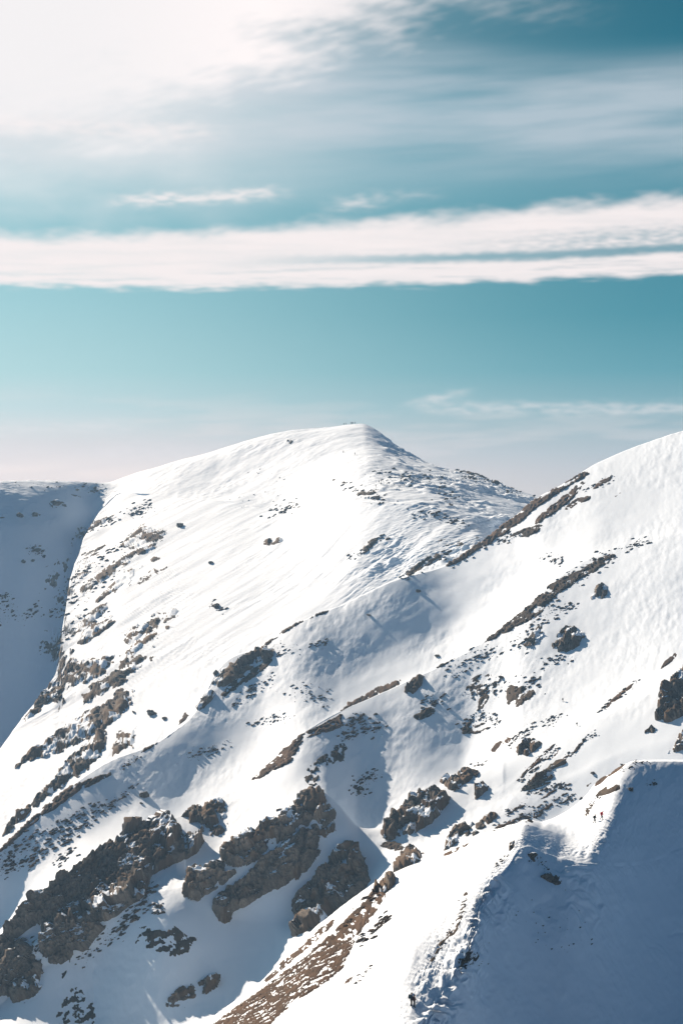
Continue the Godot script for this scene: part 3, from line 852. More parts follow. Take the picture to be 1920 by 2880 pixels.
	outcrop("scrub_patch", "scrub heap above the shaded hollow in the centre", "scrub", SCRUB, "scrub", 4, 30, 0.9, 0.5, [330, 30, 380, 10, 430, 5])
	outcrop("rock_cliff", "grey jointed cliff step on the crest of the skyline spur left of centre", "cliff", ROCK, "rock", 1, 0, 3.6, 0.85, [958, 1292, 980, 1232, 1000, 1212, 1060, 1172, 1150, 1132, 1200, 1097, 1250, 1130, 1200, 1172, 1120, 1222, 1060, 1262, 1000, 1292])
	outcrop("rock_outcrop", "dark broken rocks below the jointed cliff step", "rock", ROCK, "rock", 1, 0, 2.2, 0.72, [850, 1382, 900, 1342, 930, 1302, 980, 1292, 975, 1340, 920, 1372])
	outcrop("scrub_patch", "dark scrub on the snow right of the jointed cliff step", "scrub", SCRUB, "scrub", 1, 24, 0.9, 0.45, [1010, 1320, 1080, 1270, 1160, 1215, 1250, 1150])
	outcrop("turf_strip", "thin dark turf line along the skyline spur crest above its cliff step", "turf", TURF, "turf", 1, 9, 0.8, 0.62, [1200, 1098, 1290, 1035, 1370, 982, 1470, 940, 1560, 906])
	outcrop("turf_strip", "dark turf and rock strip at the lower left end of the skyline spur", "turf", TURF, "turf", 3, 24, 1.1, 0.68, [-10, 650, 60, 580, 130, 510, 250, 425, 330, 365, 420, 325, 510, 290])
	outcrop("turf_strip", "broken turf streaks on snow above the lone boulder", "turf", TURF, "turf", 3, 14, 0.7, 0.45, [650, 190, 720, 140, 790, 100])
	outcrop("turf_strip", "turf streak on the skyline spur left of its cliff step", "turf", TURF, "turf", 3, 12, 0.7, 0.5, [800, 70, 850, 25, 900, 0])
	# the far slope's bands
	outcrop("rock_band", "upper long grey rock band at the lower end of the far slope", "rock", BAND, "rock", 0, 0, 2.8, 0.85, [40, 1757, 65, 1735, 100, 1714, 130, 1690, 165, 1673, 210, 1645, 250, 1612, 285, 1590, 300, 1583, 294, 1610, 275, 1640, 250, 1658, 210, 1683, 165, 1708, 135, 1723, 110, 1728, 75, 1740])
	outcrop("rock_band", "second long grey rock band just below the upper long one", "rock", BAND, "rock", 3, 0, 2.8, 0.85, [20, 560, 60, 500, 110, 462, 170, 402, 250, 332, 310, 242, 380, 182, 470, 92, 476, 150, 460, 200, 400, 250, 350, 290, 280, 340, 200, 410, 120, 480, 60, 540])
	outcrop("rock_outcrop", "snow streaked rocks at the right end of the second grey band", "rock", ROCK, "rock", 3, 0, 1.8, 0.66, [495, 175, 560, 120, 620, 92, 632, 120, 580, 162, 530, 200])
	outcrop("rock_band", "biggest dark band of layered rock crossing the far slope", "rock", BAND, "rock", 6, 52, 2.8, 0.72, [290, 820, 420, 722, 560, 622, 700, 562, 830, 500, 930, 420])
	outcrop("rock_band", "pointed tail of rock below the biggest dark band", "rock", BAND, "rock", 6, 20, 1.6, 0.7, [225, 915, 280, 880, 340, 845])
	outcrop("rock_band", "grey rock rib parallel to and below the biggest dark band", "rock", BAND, "rock", 6, 34, 2.6, 0.78, [680, 762, 800, 682, 920, 622, 1020, 542, 1150, 480, 1260, 390])
	outcrop("rock_band", "smooth brown grey rib right of the biggest dark band", "rock", BAND, "rock", 6, 32, 2.4, 0.8, [1020, 320, 1120, 252, 1210, 192, 1295, 110])
	outcrop("rock_band", "snowy rocks at the upper end of the smooth brown grey rib", "rock", BAND, "rock", 6, 34, 1.8, 0.62, [1320, 150, 1400, 92, 1480, 48])
	outcrop("rock_band", "thin dark rib between the brown grey rib and the grey rib below", "rock", BAND, "rock", 6, 22, 1.8, 0.72, [1000, 412, 1090, 382, 1180, 302, 1262, 250])
	outcrop("rock_band", "small broken rock right of the thin dark rib", "rock", BAND, "rock", 6, 20, 1.6, 0.65, [1335, 205, 1370, 185, 1410, 168])
	outcrop("rock_band", "dark rock nose in the shade at the foot of the upper bands", "rock", BAND, "rock", 6, 44, 2.4, 0.72, [340, 352, 420, 325, 500, 268, 560, 232])
	outcrop("rock_band", "long rock rib rising right from the dark nose", "rock", BAND, "rock", 6, 30, 2.2, 0.72, [580, 190, 660, 150, 740, 110, 860, 30])
	outcrop("rock_band", "layered rock rib with snow ledges right of the dark nose", "rock", BAND, "rock", 6, 38, 2.2, 0.66, [570, 365, 640, 312, 720, 262, 790, 205, 870, 165, 960, 72])
	outcrop("rock_band", "broken rock rib at the shade edge above the dark nose", "rock", BAND, "rock", 6, 28, 1.8, 0.6, [370, 85, 440, 62, 510, 15])
	outcrop("rock_band", "short rock line in the shade below the broken rib", "rock", BAND, "rock", 6, 14, 1.5, 0.6, [410, 165, 480, 110, 570, 48])
	outcrop("rock_band", "rock rib across the shade edge, higher than the dark nose", "rock", BAND, "rock", 5, 22, 1.8, 0.65, [360, 852, 430, 802, 490, 772, 565, 718])
	outcrop("rock_band", "topmost thin rock line of the bands with a blue shadow under it", "rock", BAND, "rock", 5, 15, 2.0, 0.66, [600, 495, 660, 445, 760, 410, 880, 362, 945, 345])
	outcrop("rock_band", "rock rib under the topmost thin line", "rock", BAND, "rock", 5, 18, 1.7, 0.66, [630, 700, 700, 655, 780, 612, 885, 558])
	outcrop("rock_band", "lower twin of the rib under the topmost thin line", "rock", BAND, "rock", 5, 12, 1.4, 0.58, [630, 740, 700, 700, 790, 660])
	outcrop("rock_band", "wide broken head of rock at the upper right of the bands", "rock", BAND, "rock", 5, 0, 2.0, 0.56, [970, 568, 1040, 512, 1100, 470, 1180, 402, 1220, 420, 1280, 440, 1360, 422, 1340, 500, 1290, 552, 1220, 602, 1160, 655, 1130, 602, 1060, 592])
	outcrop("rock_band", "scattered ledge of rock in the middle of the bands", "rock", BAND, "rock", 5, 26, 1.6, 0.56, [560, 880, 620, 830, 690, 790, 740, 760])
	outcrop("rock_band", "long rib falling left from the wide broken head", "rock", BAND, "rock", 5, 30, 2.1, 0.68, [790, 858, 880, 792, 960, 722, 1040, 672, 1130, 600])
	outcrop("rock_band", "grey rib left of the long falling rib", "rock", BAND, "rock", 5, 28, 2.0, 0.7, [620, 975, 700, 932, 780, 890])
	outcrop("rock_band", "narrow rib with a row of blue shadows in the middle of the bands", "rock", BAND, "rock", 5, 24, 2.0, 0.7, [730, 1040, 840, 982, 950, 882, 1040, 832, 1145, 738])
	outcrop("rock_band", "dark ledge at the right side of the bands", "rock", BAND, "rock", 5, 20, 1.8, 0.7, [1205, 695, 1260, 672, 1308, 650])
	outcrop("rock_band", "lower dark ledge at the right side of the bands", "rock", BAND, "rock", 5, 16, 1.6, 0.64, [1075, 925, 1130, 885, 1200, 845, 1275, 785])
	outcrop("rock_band", "tiny ledge between the two dark ledges at the right of the bands", "rock", BAND, "rock", 5, 11, 1.2, 0.6, [1275, 755, 1315, 735, 1355, 712])
	outcrop("rock_band", "shade edge rib left of the grey rib", "rock", BAND, "rock", 5, 28, 1.9, 0.6, [465, 1030, 530, 990, 610, 950])
	outcrop("rock_outcrop", "largest dark rock under the left skyline cornice", "rock", ROCK, "rock", 5, 22, 1.8, 0.85, [435, 232, 470, 218, 512, 205])
	outcrop("rock_outcrop", "twin headed rock in the shade left of the largest cornice rock", "rock", ROCK, "rock", 5, 17, 1.6, 0.85, [258, 300, 290, 296, 322, 298])
	outcrop("rock_outcrop", "rock at the left edge of the view in the blue shade", "rock", ROCK, "rock", 5, 26, 2.2, 0.85, [-20, 335, 20, 336, 52, 330])
	outcrop("rock_outcrop", "line of small rocks under the right end of the cornice", "rock", ROCK, "rock", 5, 14, 1.2, 0.5, [600, 155, 680, 150, 750, 140, 820, 120])
	outcrop("scrub_patch", "dark specks at the left edge low in the blue shade", "scrub", SCRUB, "scrub", 5, 40, 1.0, 0.35, [-10, 1020, 40, 985, 90, 965])
	# the summit dome
	outcrop("rock_outcrop", "left dark rocks on the dome under the four walkers", "rock", ROCK, "scrub", 1, 14, 1.4, 0.5, [1500, 332, 1540, 330, 1590, 340])
	outcrop("rock_outcrop", "long low rocks on the dome below the walkers' group", "rock", ROCK, "scrub", 2, 16, 1.2, 0.42, [60, 395, 110, 385, 170, 375])
	outcrop("rock_outcrop", "snowy rocks on the dark shoulder right of the dome", "rock", ROCK, "scrub", 2, 14, 1.3, 0.42, [545, 285, 600, 300, 660, 322, 740, 345, 860, 380])
	outcrop("rock_outcrop", "rock cluster on the lower dome slope left of centre", "rock", ROCK, "rock", 1, 16, 1.8, 0.7, [1228, 618, 1262, 606, 1300, 606])
	outcrop("rock_outcrop", "rocks in a blue hollow on the dome's foot right of centre", "rock", ROCK, "rock", 2, 14, 1.6, 0.6, [95, 655, 130, 625, 165, 595])
	outcrop("scrub_patch", "dark row of scrub below the saddle left of the skyline crest", "scrub", SCRUB, "scrub", 2, 20, 1.0, 0.42, [440, 615, 500, 612, 560, 620])
	outcrop("scrub_patch", "dark scrub strip under the saddle, lower left of the walkers pair", "scrub", SCRUB, "scrub", 2, 16, 1.0, 0.45, [300, 770, 350, 735, 410, 690, 480, 660])
	outcrop("scrub_patch", "faint dark spots near the dome's left shoulder top", "scrub", SCRUB, "scrub", 1, 12, 1.2, 0.42, [1318, 155, 1350, 150])


# ---------------------------------------------------------------- loose boulders and stones
var boulders: Array[ArrayMesh] = []


func sphere_points(sub: int) -> Array:
	var t := (1.0 + sqrt(5.0)) / 2.0
	var v: Array[Vector3] = []
	for p: Vector3 in [Vector3(-1, t, 0), Vector3(1, t, 0), Vector3(-1, -t, 0), Vector3(1, -t, 0), Vector3(0, -1, t), Vector3(0, 1, t), Vector3(0, -1, -t), Vector3(0, 1, -t), Vector3(t, 0, -1), Vector3(t, 0, 1), Vector3(-t, 0, -1), Vector3(-t, 0, 1)]:
		v.append(p.normalized())
	var f := [[0, 11, 5], [0, 5, 1], [0, 1, 7], [0, 7, 10], [0, 10, 11], [1, 5, 9], [5, 11, 4], [11, 10, 2], [10, 7, 6], [7, 1, 8], [3, 9, 4], [3, 4, 2], [3, 2, 6], [3, 6, 8], [3, 8, 9], [4, 9, 5], [2, 4, 11], [6, 2, 10], [8, 6, 7], [9, 8, 1]]
	for s in sub:
		var mids := {}
		var nf := []
		for tri: Array in f:
			var m := []
			for e in 3:
				var a: int = tri[e]
				var b: int = tri[(e + 1) % 3]
				var key := Vector2i(mini(a, b), maxi(a, b))
				if not mids.has(key):
					mids[key] = v.size()
					v.append((v[a] + v[b]).normalized())
				m.append(mids[key])
			nf.append_array([[tri[0], m[0], m[2]], [tri[1], m[1], m[0]], [tri[2], m[2], m[1]], m])
		f = nf
	return [v, f]


func boulder_mesh(s: int, sub: int, rough: float) -> ArrayMesh:
	var sp := sphere_points(sub)
	var n := noise(s, 1.1, 3)
	var cell := noise(s + 9, 0.9, 1, FastNoiseLite.TYPE_CELLULAR)
	cell.cellular_return_type = FastNoiseLite.RETURN_CELL_VALUE
	var pts: Array[Vector3] = []
	for p: Vector3 in sp[0]:
		var r := 1.0 + n.get_noise_3dv(p * 0.9) * rough + cell.get_noise_3dv(p) * rough * 0.35
		pts.append(p * r * Vector3(1.15, 0.8, 0.95))
	var st := SurfaceTool.new()
	st.begin(Mesh.PRIMITIVE_TRIANGLES)
	st.set_smooth_group(-1)
	for t: Array in sp[1]:
		for e: int in [0, 2, 1]:
			var q := pts[t[e]]
			var c := Color(0.055, 0.05, 0.046).lerp(Color(0.2, 0.175, 0.15), clampf(0.5 + n.get_noise_3dv(q * 2.3) * 0.9, 0.0, 1.0))
			st.set_color(c)
			st.add_vertex(q)
	st.generate_normals()
	return st.commit()


func boulder(u: float, v: float, size: float, label: String, turn: float) -> void:
	var p := seen(u, v)
	var r := size * -p.z / F
	var o := obj("boulder", boulders[int(turn * 7.0) % boulders.size()], rock_mat)
	o.position = p + Vector3(0, r * 0.22, 0)
	o.rotation = Vector3(0.3 * sin(turn), turn, 0.35 * cos(turn * 2.0))
	o.scale = Vector3(r, r * (0.8 + 0.3 * sin(turn * 3.0)), r)
	tag(o, label, "boulder", "single boulders on the snow")


func loose_ground() -> void:
	for s in 4:
		boulders.append(boulder_mesh(31 + s * 5, 2, 0.5))
	boulder(333, 1829, 10, "lone round boulder with a pointed blue shadow, above the great cliff", 0.4)
	boulder(325, 1846, 4, "very small stone just below the lone round boulder", 1.9)
	boulder(414, 1209, 8, "single dark boulder at the top right of the far slope's rock bands", 2.2)
	boulder(349, 1641, 10, "wide low boulder on the snow right of the grey rib's end", 3.1)
	boulder(378, 1652, 6, "small boulder right beside the wide low boulder", 0.9)
	boulder(306, 1637, 5, "small boulder left of the wide low boulder", 1.4)
	boulder(960, 1359, 5, "small boulder at the head of the long blue shadow under the skyline crest", 2.7)
	boulder(848, 1414, 5, "small boulder half buried in the blue shadowed flank", 3.6)
	boulder(86, 1265, 7, "pointed boulder alone in the blue shade on the left", 4.2)
	boulder(53, 1291, 5, "small boulder to the lower left of the pointed one in the shade", 5.0)
	boulder(74, 1289, 4, "tiny boulder right of the small one in the shade", 0.2)
	boulder(148, 1162, 5, "small boulder under the largest rock of the cornice", 1.1)
	boulder(46, 1186, 7, "boulder with a pale top at the far left under the cornice", 2.5)
	boulder(1361, 1777, 6, "isolated boulder on bright snow left of the far knob", 3.9)
	boulder(1446, 1815, 6, "dark stone on the shaded right side of the far knob", 0.7)
	boulder(1428, 1757, 4, "tiny stone standing on the left edge of the far knob", 1.6)
	boulder(485, 1294, 6, "small boulder in the middle of the wide bright slope", 2.0)
	boulder(497, 1394, 7, "stone with tufts on the bright slope above the jointed cliff step", 4.6)
	boulder(1003, 1508, 6, "little rock on the shaded flank below the scrub belt", 5.3)
	boulder(1152, 1558, 7, "flat stone on the snow left of the scrub patches", 3.3)
	boulder(1122, 1237, 5, "upper of two stones on the skyline crest beside the walkers pair", 0.5)
	boulder(1115, 1243, 4, "lower of two stones on the skyline crest beside the walkers pair", 2.9)
	# stones and tufts too many to count, thrown along the lines where the snow lies thin
	var rng := RandomNumberGenerator.new()
	rng.seed = 4
	var places: Array[Transform3D] = []
	var tints: Array[Color] = []
	for s: Array in [
		[3, 60, 240, 0.45, [0, 740, 130, 690, 250, 600, 340, 540]], [3, 34, 120, 0.4, [230, 560, 330, 490, 430, 450, 540, 420]], [3, 26, 90, 0.4, [380, 530, 500, 440, 640, 330]],
		[3, 50, 120, 0.4, [10, 700, 60, 640, 180, 560]], [3, 40, 70, 0.35, [270, 700, 330, 640]], [3, 22, 60, 0.35, [560, 260, 640, 215]], [3, 45, 90, 0.35, [860, 215, 950, 190, 1040, 150]],
		[3, 40, 70, 0.35, [1150, 60, 1250, 40, 1330, 20]], [3, 60, 90, 0.4, [1180, 640, 1260, 540, 1330, 450]], [3, 40, 60, 0.35, [700, 910, 740, 905]], [3, 60, 80, 0.35, [380, 1140, 480, 1060, 560, 1000]],
		[3, 30, 70, 0.35, [130, 1160, 180, 1040]], [3, 40, 120, 0.5, [560, 990, 640, 880, 690, 800]],
		[1, 20, 60, 0.35, [340, 600, 440, 545, 540, 505]], [1, 40, 160, 0.45, [280, 860, 380, 760, 520, 660, 640, 570]], [1, 50, 160, 0.45, [220, 960, 340, 880, 460, 790, 560, 720]],
		[1, 45, 130, 0.4, [600, 480, 640, 460, 690, 440]], [1, 40, 120, 0.45, [200, 1100, 330, 1010, 470, 920]], [1, 50, 70, 0.4, [1300, 470, 1340, 440, 1200, 500]], [1, 30, 40, 0.4, [985, 900, 1010, 920]],
		[1, 60, 90, 0.35, [1340, 1300, 1440, 1310, 1480, 1340]], [1, 70, 70, 0.35, [1260, 1100, 1330, 1120]], [1, 40, 80, 0.4, [1080, 1370, 1160, 1290, 1250, 1230]], [1, 30, 40, 0.35, [1440, 1080, 1500, 1080]],
		[1, 60, 70, 0.5, [0, 860, 30, 900, 20, 1000]], [1, 40, 40, 0.45, [90, 980, 180, 890]], [1, 40, 50, 0.5, [150, 640, 180, 660]], [1, 50, 60, 0.5, [20, 340, 200, 345, 420, 370, 480, 380]],
		[1, 60, 40, 0.16, [1140, 280, 1240, 310, 1350, 350]], [1, 60, 40, 0.16, [1050, 430, 1180, 400, 1350, 350]],
		[2, 50, 110, 0.4, [0, 350, 110, 390, 200, 420]], [2, 60, 160, 0.4, [150, 300, 300, 330, 420, 300, 500, 440]], [2, 50, 130, 0.45, [560, 285, 680, 330, 860, 390]], [2, 40, 90, 0.4, [320, 480, 460, 490, 560, 540]],
		[2, 30, 70, 0.4, [20, 690, 120, 640, 200, 580]], [2, 30, 120, 0.4, [280, 780, 400, 720, 500, 650]], [2, 30, 90, 0.35, [680, 620, 780, 590, 900, 545]], [2, 40, 60, 0.35, [930, 680, 1000, 700]],
		[2, 60, 240, 0.42, [900, 900, 1000, 810, 1120, 740, 1240, 670]], [2, 30, 60, 0.35, [1290, 640, 1390, 605]], [2, 60, 120, 0.4, [780, 1110, 880, 1020, 1000, 880]], [2, 30, 60, 0.35, [1000, 930, 1060, 900]],
		[2, 60, 130, 0.38, [500, 1230, 600, 1150, 700, 1110]], [2, 70, 160, 0.4, [600, 1330, 700, 1260, 800, 1290, 900, 1250]], [2, 40, 60, 0.35, [910, 1170, 1040, 1140]], [2, 50, 80, 0.4, [380, 1388, 450, 1330]],
		[2, 20, 50, 0.35, [1190, 1388, 1260, 1330, 1350, 1255]], [2, 25, 40, 0.35, [1460, 1340, 1560, 1260]], [2, 25, 40, 0.35, [1100, 380, 1200, 340, 1260, 305]], [2, 20, 60, 0.4, [500, 730, 640, 640, 760, 560]],
		[4, 60, 160, 0.42, [0, 130, 60, 80, 130, 90, 180, 60]], [4, 40, 110, 0.4, [30, 60, 100, 30]], [4, 50, 110, 0.4, [60, 380, 110, 310, 170, 290]], [4, 40, 80, 0.35, [560, 60, 640, 20, 700, 50]],
		[4, 30, 90, 0.3, [760, 150, 820, 110, 900, 60]], [4, 30, 110, 0.3, [820, 330, 900, 240, 970, 160]], [4, 30, 110, 0.3, [850, 380, 940, 350, 1040, 340]], [4, 40, 150, 0.3, [830, 500, 920, 450, 1050, 390]],
		[4, 30, 110, 0.3, [700, 540, 800, 510, 840, 480]], [4, 25, 60, 0.3, [1040, 210, 1110, 140, 1170, 100]], [4, 40, 60, 0.3, [930, 60, 1000, 30]], [4, 25, 60, 0.3, [760, 470, 840, 435]],
		[4, 26, 70, 0.28, [0, 1010, 110, 880, 200, 800]], [4, 30, 90, 0.25, [80, 1060, 160, 1000, 220, 930]], [4, 20, 30, 0.25, [600, 250, 660, 240]],
		[7, 26, 60, 0.14, [800, 640, 880, 540, 980, 480]], [7, 40, 70, 0.12, [1060, 320, 1130, 280, 1200, 240, 1290, 250]], [7, 40, 50, 0.12, [1250, 420, 1360, 420]], [4, 40, 50, 0.1, [860, 660, 930, 720]], [4, 26, 70, 0.09, [390, 1190, 460, 1070, 520, 990, 560, 860]], [4, 70, 60, 0.09, [520, 1190, 620, 1120]], [4, 160, 60, 0.09, [800, 900, 1000, 1000, 1060, 1110]], [4, 20, 40, 0.1, [700, 720, 760, 660]],
		[4, 14, 40, 0.12, [60, 1260, 140, 1165]], [3, 36, 140, 0.14, [1090, 1400, 1240, 1280, 1400, 1150, 1560, 1020]]]:
		var line := PackedVector2Array()
		for n in range(0, s[4].size(), 2):
			line.append(sheet(s[0], s[4][n], s[4][n + 1]))
		for c: int in s[2]:
			var t := rng.randf() * (line.size() - 1)
			var k := mini(int(t), line.size() - 2)
			var w: float = s[1] / SHEET[s[0]][2]
			var q := line[k].lerp(line[k + 1], t - k) + Vector2(rng.randfn(0.0, 0.45), rng.randfn(0.0, 0.3)) * w
			var p := seen(q.x, q.y)
			var r: float = s[3] * (0.28 + pow(rng.randf(), 3.0) * 1.6)
			if -p.z > 1020.0:
				r *= 1.35
			var b := Basis.from_euler(Vector3(rng.randf() * 0.6, rng.randf() * TAU, rng.randf() * 0.6)).scaled(Vector3(r * 1.5, r * 0.8, r))
			b = Basis(Vector3(0, 0, 1), 0.45) * b
			places.append(Transform3D(b, p + Vector3(0, r * 0.1, 0)))
			var g := rng.randf()
			tints.append(Color(0.75, 0.7, 0.68).lerp(Color(1.0, 0.72, 0.5), g) * rng.randf_range(0.45, 1.0))
	var mm := MultiMesh.new()
	mm.transform_format = MultiMesh.TRANSFORM_3D
	mm.use_colors = true
	mm.mesh = boulder_mesh(90, 1, 0.7)
	mm.instance_count = places.size()
	for n in places.size():
		mm.set_instance_transform(n, places[n])
		mm.set_instance_color(n, tints[n])
	var o := MultiMeshInstance3D.new()
	o.name = "loose_stones"
	o.multimesh = mm
	o.material_override = rock_mat
	o.set_meta("kind", "stuff")
	tag(o, "small stones and tufts scattered through the snow along the ribs", "stones")
	add_child(o, true)


# ---------------------------------------------------------------- walkers
# a surface net round tapered bones [from, to, radius, radius], added to V and T
func net(V: PackedVector3Array, T: PackedInt32Array, bones: Array, cell: float, k: float) -> void:
	var lo := Vector3.ONE * 1e9
	var hi := -lo
	for b: Array in bones:
		var r: float = maxf(b[2], b[3]) + cell * 2.5
		lo = lo.min((b[0] as Vector3).min(b[1]) - Vector3.ONE * r)
		hi = hi.max((b[0] as Vector3).max(b[1]) + Vector3.ONE * r)
	var n := Vector3i(((hi - lo) / cell).ceil()) + Vector3i.ONE
	var sy := n.x
	var sz := n.x * n.y
	var f := PackedFloat32Array()
	f.resize(sz * n.z)
	f.fill(1.0)
	for b: Array in bones:
		var a: Vector3 = b[0]
		var ab: Vector3 = b[1] - a
		var l2 := maxf(ab.length_squared(), 1e-9)
		var reach: float = maxf(b[2], b[3]) + maxf(k, cell * 2.5)
		var p0 := Vector3i(((a.min(b[1]) - Vector3.ONE * reach - lo) / cell).floor()).clamp(Vector3i.ZERO, n - Vector3i.ONE)
		var p1 := Vector3i(((a.max(b[1]) + Vector3.ONE * reach - lo) / cell).ceil()).clamp(Vector3i.ZERO, n - Vector3i.ONE)
		for z in range(p0.z, p1.z + 1):
			for y in range(p0.y, p1.y + 1):
				var q := z * sz + y * sy
				for x in range(p0.x, p1.x + 1):
					var p := lo + Vector3(x, y, z) * cell - a
					var t := clampf(p.dot(ab) / l2, 0.0, 1.0)
					var d := (p - ab * t).length() - lerpf(b[2], b[3], t)
					var v := f[q + x]
					var h := maxf(k - absf(d - v), 0.0) / k
					f[q + x] = minf(d, v) - h * h * k * 0.25
	var id := PackedInt32Array()
	id.resize(f.size())
	id.fill(-1)
	for z in n.z - 1:
		for y in n.y - 1:
			for x in n.x - 1:
				var q := z * sz + y * sy + x
				var inside := 0
				for c in 8:
					if f[q + (c & 1) + ((c >> 1) & 1) * sy + (c >> 2) * sz] < 0.0:
						inside += 1
				if inside == 0 or inside == 8:
					continue
				var sum := Vector3.ZERO
				var cnt := 0
				for e: Vector2i in EDGES:
					var va := f[q + (e.x & 1) + ((e.x >> 1) & 1) * sy + (e.x >> 2) * sz]
					var vb := f[q + (e.y & 1) + ((e.y >> 1) & 1) * sy + (e.y >> 2) * sz]
					if (va < 0.0) != (vb < 0.0):
						var pa := Vector3(e.x & 1, (e.x >> 1) & 1, e.x >> 2)
						var pb := Vector3(e.y & 1, (e.y >> 1) & 1, e.y >> 2)
						sum += pa.lerp(pb, va / (va - vb))
						cnt += 1
				id[q] = V.size()
				V.append(lo + (Vector3(x, y, z) + sum / cnt) * cell)
	var step := [1, sy, sz]
	for z in range(1, n.z - 1):
		for y in range(1, n.y - 1):
			for x in range(1, n.x - 1):
				var q := z * sz + y * sy + x
				for ax in 3:
					var s: int = step[ax]
					if (f[q] < 0.0) == (f[q + s] < 0.0):
						continue
					var u: int = step[(ax + 1) % 3]
					var w: int = step[(ax + 2) % 3]
					var a := id[q - u - w]
					var b := id[q - w]
					var c := id[q]
					var d := id[q - u]
					if a < 0 or b < 0 or c < 0 or d < 0:
						continue
					if f[q] < 0.0:
						T.append_array([a, c, b, a, d, c])
					else:
						T.append_array([a, b, c, a, c, d])


const EDGES: Array[Vector2i] = [Vector2i(0, 1), Vector2i(2, 3), Vector2i(4, 5), Vector2i(6, 7), Vector2i(0, 2), Vector2i(1, 3), Vector2i(4, 6), Vector2i(5, 7), Vector2i(0, 4), Vector2i(1, 5), Vector2i(2, 6), Vector2i(3, 7)]


func skin(V: PackedVector3Array, T: PackedInt32Array) -> ArrayMesh:
	var N := PackedVector3Array()
	N.resize(V.size())
	for t in range(0, T.size(), 3):
		var fn := (V[T[t + 2]] - V[T[t]]).cross(V[T[t + 1]] - V[T[t]])
		for e in 3:
			N[T[t + e]] += fn
	for n in N.size():
		N[n] = N[n].normalized()
	var arr := []
	arr.resize(Mesh.ARRAY_MAX)
	arr[Mesh.ARRAY_VERTEX] = V
	arr[Mesh.ARRAY_NORMAL] = N
	arr[Mesh.ARRAY_INDEX] = T
	var m := ArrayMesh.new()
	m.add_surface_from_arrays(Mesh.PRIMITIVE_TRIANGLES, arr)
	return m


func shell(bones: Array, cell: float, k: float) -> ArrayMesh:
	var V := PackedVector3Array()
	var T := PackedInt32Array()
	net(V, T, bones, cell, k)
	return skin(V, T)


func plain(c: Color, rough := 0.85) -> StandardMaterial3D:
	var m := StandardMaterial3D.new()
	m.albedo_color = c
	m.roughness = rough
	m.metallic_specular = 0.3
	return m


